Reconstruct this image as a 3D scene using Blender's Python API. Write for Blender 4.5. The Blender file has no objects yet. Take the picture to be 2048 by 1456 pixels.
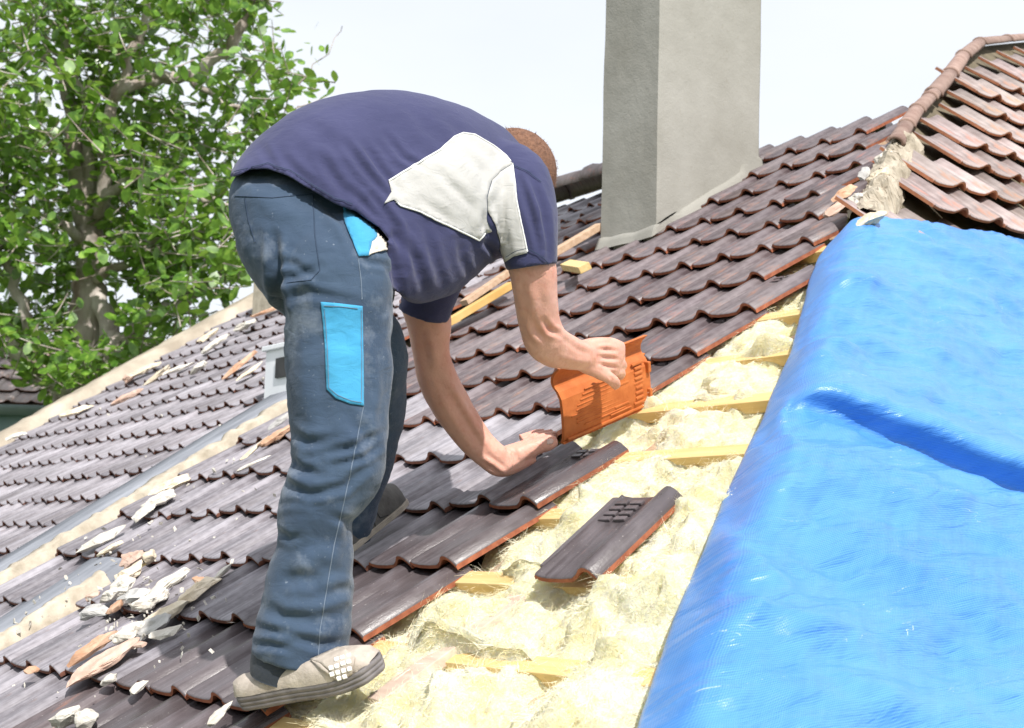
import bpy, bmesh, math, random
import numpy as np
from mathutils import Vector, Matrix, noise
from mathutils.bvhtree import BVHTree
from mathutils.geometry import delaunay_2d_cdt
R_ = math.radians
sc = bpy.context.scene
COL = sc.collection

# ------------------------------------------------------------------ camera
# world: X runs along the tile courses, Y is horizontal uphill, Z is up; the origin sits on the roof slope
F_PX = 2990.0
RW = np.array([[0.59808818, 0.80091179, 0.02882430],
               [-0.09374133, 0.10563084, -0.98997711],
               [-0.79592907, 0.58939158, 0.13825509]])
CAM = np.array([3.18491215, -1.76909255, 0.12520261])
cam_d = bpy.data.cameras.new('camera'); cam = bpy.data.objects.new('camera', cam_d); COL.objects.link(cam)
cam_d.sensor_width = 36.0; cam_d.lens = 36.0 * F_PX / 2048.0
cam_d.clip_start = 0.05; cam_d.clip_end = 2000
cam_d.dof.use_dof = True; cam_d.dof.focus_distance = 3.55; cam_d.dof.aperture_fstop = 8.0
_m = Matrix((tuple(RW[0]), tuple(-RW[1]), tuple(-RW[2]))).transposed()
cam.matrix_world = Matrix.Translation(Vector(CAM)) @ _m.to_4x4()
sc.camera = cam

# ------------------------------------------------------------------ sky, sun, exposure
SUN = Vector((0.68, -0.20, 0.72)).normalized()
elev = math.asin(SUN.z); azim = math.atan2(SUN.x, SUN.y)
w = bpy.data.worlds.new('World'); sc.world = w; w.use_nodes = True
wn = w.node_tree.nodes; wl = w.node_tree.links
bg = wn['Background']; bg.inputs['Strength'].default_value = 0.128
sky = wn.new('ShaderNodeTexSky'); sky.sky_type = 'NISHITA'; sky.sun_disc = False
sky.sun_elevation = elev; sky.sun_rotation = azim
sky.air_density = 1.0; sky.dust_density = 3.0; sky.ozone_density = 1.0
# thin bright cloud veil over the blue
tc = wn.new('ShaderNodeTexCoord'); mp = wn.new('ShaderNodeMapping'); mp.inputs['Scale'].default_value = (1.2, 1.2, 3.0)
cn = wn.new('ShaderNodeTexNoise'); cn.inputs['Scale'].default_value = 1.6; cn.inputs['Detail'].default_value = 5
cr = wn.new('ShaderNodeMapRange'); cr.inputs[1].default_value = 0.3; cr.inputs[2].default_value = 0.75
cr.inputs[3].default_value = 0.72; cr.inputs[4].default_value = 0.92
mx = wn.new('ShaderNodeMix'); mx.data_type = 'RGBA'; mx.inputs[7].default_value = (7.5, 7.75, 8.15, 1)
wl.new(tc.outputs['Generated'], mp.inputs['Vector']); wl.new(mp.outputs[0], cn.inputs['Vector'])
wl.new(cn.outputs[0], cr.inputs[0]); wl.new(cr.outputs[0], mx.inputs[0])
wl.new(sky.outputs[0], mx.inputs[6]); wl.new(mx.outputs[2], bg.inputs['Color'])
sd = bpy.data.lights.new('sun', 'SUN'); sd.energy = 4.8; sd.angle = R_(0.6); sd.color = (1.0, 0.965, 0.92)
sun = bpy.data.objects.new('sun', sd); COL.objects.link(sun)
sun.rotation_euler = (-SUN).to_track_quat('-Z', 'Y').to_euler(); sun.location = SUN * 30
sc.view_settings.view_transform = 'Standard'; sc.view_settings.look = 'None'
sc.view_settings.exposure = 0.2; sc.view_settings.gamma = 1.0; sc.view_settings.use_curve_mapping = False
sc.render.engine = 'CYCLES'
sc.cycles.max_bounces = 6; sc.cycles.transparent_max_bounces = 8

# ------------------------------------------------------------------ geometry helpers
def ray(u, v):
    return RW.T @ np.array([(u - 1024) / F_PX, (v - 728) / F_PX, 1.0])
def un(u, v, z):                                   # photo point at a distance -> place in the world
    return CAM + ray(u, v) * z
def pj(P):
    q = (np.asarray(P, float) - CAM) @ RW.T
    return np.stack([F_PX * q[..., 0] / q[..., 2] + 1024, F_PX * q[..., 1] / q[..., 2] + 728], -1), q[..., 2]
TH = R_(33.5); CT, ST = math.cos(TH), math.sin(TH)
NM = np.array([0, -ST, CT]); UP_M = np.array([0, CT, ST])
TW, G = 0.2, 0.29                                  # tile cover width, course gauge
def pm(c, r, off=0.0):                             # point on the main slope by tile column / course
    return np.array([TW * c, G * r * CT, G * r * ST]) + off * NM
def on_m(u, v, off=0.0):
    d = ray(u, v); return CAM + d * ((off - NM @ CAM) / (NM @ d))
def lat(u, v, off=0.0):
    P = on_m(u, v, off); return P[0] / TW, (P - off * NM)[1] / CT / G

def link(o, parent=None):
    COL.objects.link(o)
    if parent is not None: o.parent = parent
    return o
def props(o, label=None, cat=None, group=None, kind=None):
    if label: o['label'] = label
    if cat: o['category'] = cat
    if group: o['group'] = group
    if kind or cat: o['kind'] = kind or 'thing'
    return o
def empty(name, loc=(0, 0, 0)):
    o = bpy.data.objects.new(name, None); o.empty_display_size = 0.1; o.location = tuple(loc); return link(o)
def mesh_obj(name, verts, faces, mats, parent=None, smooth=False, midx=None):
    me = bpy.data.meshes.new(name)
    me.from_pydata([tuple(map(float, v)) for v in verts], [], [tuple(int(i) for i in f) for f in faces])
    for m in (mats if isinstance(mats, (list, tuple)) else [mats]): me.materials.append(m)
    if midx is not None: me.polygons.foreach_set('material_index', np.asarray(midx, dtype=np.int32))
    if smooth: me.polygons.foreach_set('use_smooth', np.ones(len(me.polygons), dtype=bool))
    me.update()
    o = bpy.data.objects.new(name, me)
    link(o, parent)
    if parent is not None and parent.type == 'EMPTY': o.matrix_parent_inverse = Matrix.Translation(-Vector(parent.location))
    return o
def grid_faces(nu, nv, wrap=False):
    F = []
    for i in range(nu - 1):
        for j in range(nv if wrap else nv - 1):
            k = (j + 1) % nv
            F.append((i * nv + j, (i + 1) * nv + j, (i + 1) * nv + k, i * nv + k))
    return F
def box_vf(c, ax, ay, az):                         # centre and three half axes
    c, ax, ay, az = map(np.asarray, (c, ax, ay, az))
    V = [c + sx * ax + sy * ay + sz * az for sx in (-1, 1) for sy in (-1, 1) for sz in (-1, 1)]
    return V, [(0, 1, 3, 2), (4, 6, 7, 5), (0, 4, 5, 1), (2, 3, 7, 6), (0, 2, 6, 4), (1, 5, 7, 3)]
def bevel_obj(o, wdt, seg=2):
    m = o.modifiers.new('bevel', 'BEVEL'); m.width = wdt; m.segments = seg; m.limit_method = 'ANGLE'; return o
def join_vf(parts):
    V, F = [], []
    for v, f in parts:
        b = len(V); V += list(v); F += [tuple(i + b for i in q) for q in f]
    return V, F
def tube_vf(path, rad, n=8, caps=True):
    path = [np.asarray(p, float) for p in path]
    rad = rad if hasattr(rad, '__len__') else [rad] * len(path)
    V, prev = [], None
    for i, p in enumerate(path):
        t = path[min(i + 1, len(path) - 1)] - path[max(i - 1, 0)]
        t = t / (np.linalg.norm(t) + 1e-9)
        a = prev if prev is not None else (np.array([0, 0, 1.0]) if abs(t[2]) < .9 else np.array([1.0, 0, 0]))
        a = a - t * (a @ t); a /= np.linalg.norm(a) + 1e-9; b = np.cross(t, a); prev = a
        for k in range(n):
            an = 2 * math.pi * k / n
            V.append(p + rad[i] * (a * math.cos(an) + b * math.sin(an)))
    F = grid_faces(len(path), n, True)
    if caps: F += [tuple(range(n))[::-1], tuple(range((len(path) - 1) * n, len(path) * n))]
    return V, F
def lerp_tab(tab, x):
    return np.interp(x, [t[0] for t in tab], [t[1] for t in tab])
def fbm(P, scale, oct=4, seed=0.0, gain=0.5):
    out = np.empty(len(P))
    for i, p in enumerate(P):
        s, a, t = scale, 1.0, 0.0
        for _ in range(oct):
            t += a * noise.noise((p[0] * s + seed, p[1] * s - seed, p[2] * s + 2 * seed)); s *= 2.1; a *= gain
        out[i] = t
    return out

# ------------------------------------------------------------------ materials
def srgb(r, g, b): return tuple(((x / 255) / 12.92 if x / 255 <= .04045 else ((x / 255 + .055) / 1.055) ** 2.4) for x in (r, g, b)) + (1,)
class Mat:
    def __init__(s, name, rough=0.7, spec=0.4):
        s.m = bpy.data.materials.new(name); s.m.use_nodes = True
        s.n = s.m.node_tree.nodes; s.l = s.m.node_tree.links; s.b = s.n['Principled BSDF']
        s.b.inputs['Roughness'].default_value = rough; s.b.inputs['Specular IOR Level'].default_value = spec
        s.co = s.n.new('ShaderNodeTexCoord'); s.bumpn = None
    def noise(s, scale, detail=4, coord='Object', stretch=None, rough=0.55, dist=0.0):
        t = s.n.new('ShaderNodeTexNoise'); t.inputs['Scale'].default_value = scale
        t.inputs['Detail'].default_value = detail; t.inputs['Roughness'].default_value = rough; t.inputs['Distortion'].default_value = dist
        src = s.co.outputs[coord] if coord != 'World' else s.geo()
        if stretch:
            mp = s.n.new('ShaderNodeMapping'); mp.inputs['Scale'].default_value = stretch
            s.l.new(src, mp.inputs['Vector']); src = mp.outputs[0]
        s.l.new(src, t.inputs['Vector']); return t.outputs[0]
    def geo(s):
        g = s.n.new('ShaderNodeNewGeometry'); return g.outputs['Position']
    def rng(s, v, a, b, c=0.0, d=1.0):
        r = s.n.new('ShaderNodeMapRange'); r.inputs[1].default_value = a; r.inputs[2].default_value = b
        r.inputs[3].default_value = c; r.inputs[4].default_value = d; s.l.new(v, r.inputs[0]); return r.outputs[0]
    def mix(s, f, a, b, mode='MIX'):
        m = s.n.new('ShaderNodeMix'); m.data_type = 'RGBA'; m.blend_type = mode
        for v, i in ((f, 0), (a, 6), (b, 7)):
            if hasattr(v, 'links'): s.l.new(v, m.inputs[i])
            elif i == 0: m.inputs[0].default_value = v
            else: m.inputs[i].default_value = tuple(v) if len(v) == 4 else tuple(v) + (1,)
        return m.outputs[2]
    def math(s, op, a, b=0.0):
        m = s.n.new('ShaderNodeMath'); m.operation = op
        for v, i in ((a, 0), (b, 1)):
            if hasattr(v, 'links'): s.l.new(v, m.inputs[i])
            else: m.inputs[i].default_value = v
        return m.outputs[0]
    def rand(s):
        return s.n.new('ShaderNodeObjectInfo').outputs['Random']
    def hsv(s, c, val=None, hue=None, sat=None):
        h = s.n.new('ShaderNodeHueSaturation')
        for v, k in ((hue, 'Hue'), (sat, 'Saturation'), (val, 'Value')):
            if v is None: continue
            if hasattr(v, 'links'): s.l.new(v, h.inputs[k])
            else: h.inputs[k].default_value = v
        s.l.new(c, h.inputs['Color']); return h.outputs[0]
    def color(s, c):
        if hasattr(c, 'links'): s.l.new(c, s.b.inputs['Base Color'])
        else: s.b.inputs['Base Color'].default_value = c
        return s
    def bump(s, h, dist=0.002, strength=1.0):
        b = s.n.new('ShaderNodeBump'); b.inputs['Distance'].default_value = dist; b.inputs['Strength'].default_value = strength
        s.l.new(h, b.inputs['Height'])
        if s.bumpn is not None: s.l.new(s.bumpn.outputs[0], b.inputs['Normal'])
        s.bumpn = b; s.l.new(b.outputs[0], s.b.inputs['Normal']); return s
    def roughv(s, v): s.l.new(v, s.b.inputs['Roughness']); return s
def simple(name, c1, c2, scale=20, rough=0.7, spec=0.3, bump=0.001, bscale=None, var=0.0, coord='Object', detail=5, stretch=None):
    M = Mat(name, rough, spec)
    c = M.mix(M.rng(M.noise(scale, detail, coord, stretch), .32, .68), c1, c2)
    if var: c = M.hsv(c, M.rng(M.rand(), 0, 1, 1 - var, 1 + var))
    M.color(c)
    if bump: M.bump(M.noise(bscale or scale * 4, 4, coord, stretch), bump)
    return M.m

def tile_mat(name, dark, dusty, red, rough, dust_lo, dust_hi, red_lo):
    M = Mat(name, rough, 0.5)
    st = M.noise(1.0, 6, 'Object', (85, 4, 20), 0.65)
    bl = M.noise(14, 5, 'Object')
    rv = M.rand()
    f = M.math('ADD', M.math('MULTIPLY', st, .6), M.math('MULTIPLY', bl, .4))
    f = M.math('ADD', f, M.rng(rv, 0, 1, -.07, .07))
    c = M.mix(M.rng(f, dust_lo, dust_hi), dark, dusty)
    rs = M.noise(1.0, 5, 'Object', (38, 4.5, 30), 0.6)
    c = M.mix(M.rng(rs, red_lo, red_lo + .12, 0, .75), c, red)
    sp = M.noise(160, 2, 'Object')
    c = M.mix(M.rng(sp, .70, .76, 0, .55), c, (.5, .47, .44))
    c = M.hsv(c, M.rng(M.math('FRACT', M.math('MULTIPLY', rv, 17.3)), 0, 1, .82, 1.18), M.rng(M.math('FRACT', M.math('MULTIPLY', rv, 7.7)), 0, 1, .485, .515))
    M.color(c)
    M.roughv(M.rng(f, .35, .65, rough - .1, rough + .18))
    M.bump(M.noise(1.0, 4, 'Object', (110, 9, 40)), .0012); M.bump(M.noise(220, 3), .0005)
    return M.m
M_TILE = tile_mat('tile_engobe', (.075, .054, .057), (.225, .190, .198), (.32, .13, .085), .42, .38, .66, .56)
M_TILE_OLD = tile_mat('tile_engobe_old', (.125, .112, .125), (.325, .308, .335), (.34, .20, .155), .58, .38, .60, .62)
M_TILE_NEW = tile_mat('tile_engobe_new', (.085, .070, .074), (.15, .13, .14), (.28, .11, .07), .34, .45, .70, .66)
M_TILE_RED = tile_mat('tile_engobe_warm', (.175, .135, .125), (.39, .325, .31), (.46, .23, .15), .55, .36, .62, .56)
M_CLAY = simple('fired_clay_edge', (.22, .070, .038), (.36, .125, .065), 40, .75, .3, .001, var=.2)
M_CLAY_DIRTY = simple('dirty_clay_edge', (.10, .045, .033), (.24, .095, .06), 30, .8, .25, .001, var=.25)
M_ORANGE = simple('bare_orange_clay', (.43, .115, .028), (.54, .165, .045), 25, .62, .35, .0006, bscale=120)
M_MORTAR = simple('old_mortar', (.36, .31, .24), (.55, .49, .40), 18, .92, .15, .004, 45, var=.12, detail=7)
M_RENDER = Mat('cement_render', .9, .2)
_c = M_RENDER.mix(M_RENDER.rng(M_RENDER.noise(3, 5), .3, .7), (.265, .255, .225), (.345, .335, .305))
_c = M_RENDER.mix(M_RENDER.rng(M_RENDER.noise(60, 3), .62, .7, 0, .3), _c, (.24, .22, .18))
M_RENDER.color(_c).bump(M_RENDER.noise(9, 5), .006).bump(M_RENDER.noise(140, 3), .0015); M_RENDER = M_RENDER.m
M_WOOD = simple('pine_batten', (.62, .43, .17), (.74, .56, .27), 1, .65, .3, .0008, 2, var=.06, stretch=(4, 60, 60))
M_WOOD_OLD = simple('old_roof_timber', (.42, .28, .18), (.58, .42, .30), 1, .8, .2, .001, 2, var=.1, stretch=(5, 50, 50))
M_WOOD_STAIN = simple('stained_lath', (.55, .33, .10), (.70, .48, .20), 6, .7, .3, .001, 30, var=.1)
M_UNDER = simple('roof_underlay', (.10, .085, .06), (.2, .17, .12), 9, .9, .1, .003)
M_LEAD = simple('grey_flashing', (.17, .18, .205), (.30, .315, .35), 1, .8, .25, .004, 2, stretch=(14, 2.5, 6))
M_WHITE = simple('white_paint', (.72, .74, .78), (.82, .83, .86), 6, .5, .4, .0006)
M_BLACK = simple('dark_opening', (.02, .022, .022), (.05, .05, .05), 12, .6, .3, .0005)
# ------------------------------------------------------------------ ground
gv = [(-400, -400, -5.2), (400, -400, -5.2), (400, 400, -5.2), (-400, 400, -5.2)]
ground = props(mesh_obj('ground', gv, [(0, 1, 2, 3)], simple('lawn', (.05, .085, .03), (.09, .13, .05), .6, .95, .1, 0)), kind='structure')

# ------------------------------------------------------------------ roof tile mesh
PROF = [(-.152, -.0215), (-.147, -.0175), (-.140, -.0225), (-.115, -.0265), (-.07, -.0275), (-.035, -.0255), (-.017, -.016), (-.005, -.004), (.006, 0.0), (.018, -.0015), (.030, -.009), (.041, -.022), (.046, -.0285)]
TH_T = .0125
def tile_mesh(name, mats, cover=TW, gauge=G, over=.045, tilt=.027, seed=0):
    rnd = random.Random(seed)
    su = cover / .2
    L = gauge + over
    ring_v = [0.0, .005, L * .5, L]
    V, F, MI = [], [], []
    n = len(PROF)
    for side in (0, 1):
        for k, v in enumerate(ring_v):
            for (u, h) in PROF:
                z = h - tilt * v / gauge - (TH_T if side else 0)
                if k == 0 and not side: z -= .0035
                V.append((u * su, v, z))
    nr = len(ring_v)
    for k in range(nr - 1):
        for i in range(n - 1):
            a = k * n + i
            F.append((a, a + 1, a + n + 1, a + n)); MI.append(0)
            b = nr * n + a
            F.append((b, b + n, b + n + 1, b + 1)); MI.append(1)
    o2 = nr * n
    for i in range(n - 1):                          # tail and head faces
        F.append((i, o2 + i, o2 + i + 1, i + 1)); MI.append(1)
        t = (nr - 1) * n + i
        F.append((t, t + 1, o2 + t + 1, o2 + t)); MI.append(1)
    for k in range(nr - 1):                         # side faces
        F.append((k * n, (k + 1) * n, o2 + (k + 1) * n, o2 + k * n)); MI.append(1)
        a = k * n + n - 1
        F.append((a, o2 + a, o2 + a + n, a + n)); MI.append(1)
    me = bpy.data.meshes.new(name); me.from_pydata(V, [], F)
    for m in mats: me.materials.append(m)
    me.polygons.foreach_set('material_index', np.array(MI, dtype=np.int32))
    sm = np.array([1 if m == 0 else 0 for m in MI], dtype=bool); me.polygons.foreach_set('use_smooth', sm)
    me.update(); return me
def tile_frame(P, u, v, n, yaw=0.0, roll=0.0, pitch=0.0):
    m = Matrix((tuple(u), tuple(v), tuple(n))).transposed().to_4x4()
    return Matrix.Translation(Vector(P)) @ m @ Matrix.Rotation(yaw, 4, 'Z') @ Matrix.Rotation(roll, 4, 'Y') @ Matrix.Rotation(pitch, 4, 'X')
def add_tile(me, mw, parent, name='roof_tile'):
    o = bpy.data.objects.new(name, me); o.parent = parent
    o.matrix_parent_inverse = Matrix.Translation(-Vector(parent.location)); o.matrix_basis = mw
    COL.objects.link(o); return o
def stuff_tiles(me, mats_w, parent, name='small_tiles'):
    bm = bmesh.new()
    for mw in mats_w:
        k = len(bm.verts); bm.from_mesh(me); bm.verts.ensure_lookup_table()
        bmesh.ops.transform(bm, matrix=mw, verts=bm.verts[k:])
    m2 = bpy.data.meshes.new(name); bm.to_mesh(m2); bm.free()
    for m in me.materials: m2.materials.append(m)
    o = bpy.data.objects.new(name, m2); o['kind'] = 'stuff'; link(o, parent)
    o.matrix_parent_inverse = Matrix.Translation(-Vector(parent.location)); return o

rnd = random.Random(4)
UX = (1, 0, 0)
main_roof = props(empty('tiled_roof', pm(-5, 0)), 'dark brown glazed pantile roof slope being stripped around the bending worker', 'roof', kind='thing')
ME_T = tile_mesh('roof_tile', [M_TILE, M_CLAY]); ME_TN = tile_mesh('roof_tile_new', [M_TILE_NEW, M_CLAY]); ME_TO = tile_mesh('roof_tile_old', [M_TILE_OLD, M_CLAY_DIRTY])
RIGHT = {-3: 1, -2: 1, -1: 1, 0: 1, 1: 1, 2: 1, 3: -1, 4: 0, 5: 0, 6: 0, 7: -1, 8: -1, 9: -2, 10: -3, 11: -3, 12: -4, 13: -5}
JIT = {(6, 0): (.0, .02, 0), (8, -1): (R_(-5), .05, 0), (9, -2): (R_(-7), .07, R_(2)), (10, -3): (R_(-5), .05, 0), (11, -3): (R_(-3), .03, 0), (7, -1): (R_(2), 0, 0)}
CH = (-9.6, -7.35, 10.1, 13.4)                      # chimney footprint in columns / courses
for r in range(-3, 14):
    for c in range(-13 if r > 4 else -12, RIGHT[r] + 1):
        if CH[0] + .3 < c < CH[1] - .4 and CH[2] < r + .5 < CH[3]: continue
        if (c, r) in ((-11, 7), (-12, 7), (-11, 8), (-12, 8), (-12, 9)): continue      # stripped patch behind the worker
        if -9.7 < c < -7.6 and r <= 0: continue
        old = c < -1 + r and r < 3.2 or (c <= -6 and r < 5)
        fresh = (not old) and ((r <= 2 and c >= -2) or (r in (3,) and c >= -1))
        me = ME_TO if old else (ME_TN if fresh else ME_T)
        y, ro, pi = JIT.get((r, c), (0, 0, 0))
        j = .012 if old else .006
        mw = tile_frame(pm(c, r, .0 + rnd.uniform(-.002, .003)) + np.array([rnd.uniform(-j, j) * .4, 0, 0]) + UP_M * rnd.uniform(-j, j), UX, UP_M, NM,
                        y + rnd.gauss(0, .010), ro + rnd.gauss(0, .012), pi + rnd.gauss(0, .006))
        add_tile(me, mw, main_roof)
# batten, rafters, sarking
def slab(name, c0, c1, r0, r1, off_top, thick, mat, parent, bev=0.0):
    a, b = pm(c0, r0, off_top - thick / 2), pm(c1, r1, off_top - thick / 2)
    ctr = (a + b) / 2
    v, f = box_vf(ctr, (abs(c1 - c0) * TW / 2, 0, 0), UP_M * abs(r1 - r0) * G / 2, NM * thick / 2)
    o = mesh_obj(name, v, f, mat, parent)
    if bev: bevel_obj(o, bev)
    return o
BT = -.062                                          # top of battens
hipc = lambda r: -.13 + .86 * (8.18 - r)
for r in range(-4, 12):
    right = hipc(r + .9) - .35
    right = min(right, 9.5)
    slab('batten', -12.4, right, r + 1.02 - .09, r + 1.02 + .09, BT + rnd.uniform(-.003, .003), .034, M_WOOD, main_roof, .002)
for c in (-11, -8, -5, -2.1, 1.35, 4.3, 7.2):
    rt = min(14.0, 8.18 + (.13 - c) / .86 - .1)
    if rt > -4: slab('rafter', c - .22, c + .22, -4.5, rt - .6, BT - .036, .14, M_WOOD_OLD, main_roof, .003)
V = []
for r in np.linspace(-4.5, 14.2, 30):
    ce = min(hipc(r) - 1.2, 5.5) if r < 8 else hipc(8) - 1.2 - (r - 8) * .95
    V += [pm(-13, r, BT - .20), pm(ce, r, BT - .20)]
so = mesh_obj('sarking', V, grid_faces(30, 2), M_UNDER, main_roof); _m = so.modifiers.new('thickness', 'SOLIDIFY'); _m.thickness = .02
# back slope closing the ridge
RID = 14.25
rp = pm(0, RID, -.05)
v, f = box_vf(np.array([-4.2, rp[1] + 1.6 * CT, rp[2] - 1.6 * ST - .04]), (3.1, 0, 0), np.array([0, CT, -ST]) * 1.6, np.array([0, ST, CT]) * .03)
mesh_obj('back_slope', v, f, M_TILE_OLD, main_roof)
# ridge caps
def ridge_cap(name, P, d, up, L, r, mat, parent, mats2=M_CLAY_DIRTY):
    P, d, up = map(lambda q: np.asarray(q, float), (P, d, up)); d /= np.linalg.norm(d)
    s = np.cross(d, up); s /= np.linalg.norm(s); up = np.cross(s, d)
    V, F = [], []
    n = 9
    for inner in (0, 1):
        for k, (t, rr) in enumerate(((0, r * 1.12), (.03, r * 1.14), (.06, r * 1.02), (L * .6, r), (L + .04, r * .9))):
            for i in range(n):
                a = math.pi * (i / (n - 1)); q = rr - (.014 if inner else 0)
                V.append(P + d * t + s * q * math.cos(a) + up * q * math.sin(a) * .85)
    K = 5
    for k in range(K - 1):
        for i in range(n - 1):
            a = k * n + i; b = a + K * n
            F.append((a, a + 1, a + n + 1, a + n)); F.append((b, b + n, b + n + 1, b + 1))
    for i in range(n - 1):
        F.append((i, K * n + i, K * n + i + 1, i + 1)); t = (K - 1) * n + i; F.append((t, t + 1, K * n + t + 1, K * n + t))
    for k in range(K - 1):
        for e in (0, n - 1):
            a = k * n + e; F.append((a, a + n, K * n + a + n, K * n + a))
    return mesh_obj(name, V, F, mat, parent, smooth=True)
x = -6.62
while x < -2.75:
    P = pm(0, RID + .15, .01); P[0] = x
    if not (-3.9 < x < -3.6): ridge_cap('ridge_cap', P, (1, 0, rnd.uniform(-.01, .01)), (0, 0, 1), .38, .115, M_TILE_RED, main_roof)
    x += .385

# ------------------------------------------------------------------ left section, weathered
left_roof = props(empty('tiled_roof', pm(-24, 2)), 'weathered grey pantile roof section running out to the left gable under the tree', 'roof', kind='thing')
LW, LG = .165, .222
ME_L = tile_mesh('roof_tile_small', [M_TILE_OLD, M_CLAY_DIRTY], LW, LG, .04, .026)
cand = []
for i in range(0, 25):
    for k in range(-2, 20):
        X = -13.9 * TW - .02 - i * LW; s = .42 * G + k * LG
        if X < -33.0 * TW or s > (RID - .6) * G: continue
        if X > -14.4 * TW and k < 20 and s < 5.5 * G and i < 1: pass
        P = np.array([X, s * CT, s * ST]) + NM * (rnd.uniform(-.003, .003) - .02) + UP_M * rnd.uniform(-.008, .008)
        mw = tile_frame(P, UX, UP_M, NM, rnd.gauss(0, .014), rnd.gauss(0, .012), rnd.gauss(0, .01))
        q, z = pj(P)
        vis = -40 < q[0] < 2080 and -40 < q[1] < 1490
        hidden = 600 < q[0] < 1000 and q[1] < 620
        cand.append(((0 if vis and not hidden else 1), z, mw))
cand.sort(key=lambda t: (t[0], t[1]))
for _, _, mw in cand[:298]: add_tile(ME_L, mw, left_roof)
if cand[298:]: stuff_tiles(ME_L, [t[2] for t in cand[298:]], left_roof)
v, f = box_vf(pm(-23.5, 5, -.15), (10 * TW, 0, 0), UP_M * 9.4 * G, NM * .04); mesh_obj('sarking', v, f, M_UNDER, left_roof)
# verge: pale mortar bed and board along the gable
V = []; rr = np.linspace(-4.5, RID, 90)
for r in rr:
    wv = .06 + .03 * noise.noise((r * 3, 1, 2)); h = .02 + .012 * noise.noise((r * 5, 4, 2))
    for (dx, dz) in ((-.16, -.3), (-.17, h - .03), (-.12, h), (-.02 + wv, h), (.03 + wv, h - .02), (.06 + wv, -.05)):
        p = pm(-33.3, r); V.append(p + np.array([dx, 0, 0]) + NM * dz)
mesh_obj('verge_mortar', V, grid_faces(90, 6), simple('verge_mortar', (.31, .265, .21), (.52, .46, .37), 5, .9, .15, .004, 40), left_roof, smooth=True)
# grey flashing strip + mortar edge between the sections
def strip(name, cl, cr_, r0, r1, off, mat, parent, wob=.0, n=60, th=.02):
    V = []
    for r in np.linspace(r0, r1, n):
        a = noise.noise((r * 2.2, cl, 1)) * wob; b = noise.noise((r * 3.1, cr_, 5)) * wob
        o = off(r) if callable(off) else off
        for (c, d) in ((cl + a, -th - .05), (cl + a + .04, 0), ((cl + cr_) / 2, .008), (cr_ + b - .04, 0), (cr_ + b, -th - .05)):
            V.append(pm(c, r, o + d + (.012 * noise.noise((r * 9, c, 3)) if wob else 0)))
    return mesh_obj(name, V, grid_faces(n, 5), mat, parent, smooth=True)
strip('flashing', -14.5, -12.75, -4.5, 6.2, -.012, M_LEAD, left_roof)
strip('mortar_bed', -12.8, -12.2, -4.5, 6.6, .005, M_MORTAR, main_roof, wob=.35, n=160)
strip('flashing', -10.1, -8.35, -4.5, .95, -.022, M_LEAD, main_roof)
strip('mortar_bed', -8.42, -7.98, -4.5, .55, .0, M_MORTAR, main_roof, wob=.25, n=90)

# ------------------------------------------------------------------ right hip slope
PN = R_(46); CN, SN = math.cos(PN), math.sin(PN)
O_N = pm(-1.95, 11)
NN = np.array([SN, 0, CN]); DN = np.array([CN, 0, -SN])
hip2 = lambda y: np.array([O_N[0] - (y - O_N[1]) * (ST / CT) / (SN / CN), y, O_N[2] + (y - O_N[1]) * ST / CT])
def pn(y, s, off=0.0): return np.array([O_N[0], y, O_N[2]]) + DN * s + NN * off
hip_roof = props(empty('tiled_roof', pn(3.2, .3)), 'reddish brown bulging pantile slope right of the broken hip above the blue tarp', 'roof', kind='thing')
ME_R = tile_mesh('roof_tile_warm', [M_TILE_RED, simple('bright_clay_edge', (.36, .14, .075), (.5, .22, .12), 30, .8, .2, .001, var=.15)], TW, .235, .06, .036)
GN = .235
def on_n(u, v, off=0.0):
    d = ray(u, v); return CAM + d * ((NN @ O_N + off - NN @ CAM) / (NN @ d))
HP = [(1700, 452), (1712, 430), (1740, 385), (1765, 340), (1790, 288), (1830, 225), (1866, 190), (1900, 150), (1930, 108), (1955, 88), (1985, 84), (2080, 75), (2200, 62)]
hp_x = lambda y: np.interp(-y, [-p[1] for p in HP], [p[0] for p in HP])
for k in range(-22, 9):
    s = k * GN
    for i in range(8, 44):
        y = i * TW
        P = pn(y, s, .05); q, z = pj(P); qt, _ = pj(P - DN * .285)
        if q[0] > 2150 or q[1] > 640 or qt[0] > 2110 or z < 3: continue
        if q[1] > np.interp(q[0], [1690, 1800, 1900, 2048, 2200], [452, 470, 492, 528, 570]): continue
        if q[1] > np.interp(q[0], [1690, 1800, 1900, 2048, 2200], [428, 434, 450, 484, 530]): P = P - NN * .032
        mg = 10
        if qt[0] < hp_x(qt[1]) + mg or q[0] < hp_x(q[1]) + 4 or qt[1] < np.interp(qt[0], [p[0] for p in HP], [p[1] for p in HP]) - 2: continue
        yv = -DN
        mw = tile_frame(P + yv * rnd.uniform(-.01, .01), (0, 1, 0), yv, NN, rnd.gauss(0, .02), rnd.gauss(0, .02), rnd.gauss(0, .012) + R_(-1))
        add_tile(ME_R, mw, hip_roof)
V = []
HPd = [np.array([np.interp(t, range(len(HP)), [p[k] for p in HP]) for k in (0, 1)]) for t in np.linspace(0, len(HP) - 1, 40)]
for q in HPd:
    a_ = on_n(q[0], q[1] + 6, -.06); V.append(a_); V.append(np.array([.62, a_[1], a_[2] - (.62 - a_[0]) * SN / CN]))
mesh_obj('sarking', V, grid_faces(40, 2), M_UNDER, hip_roof)
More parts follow.
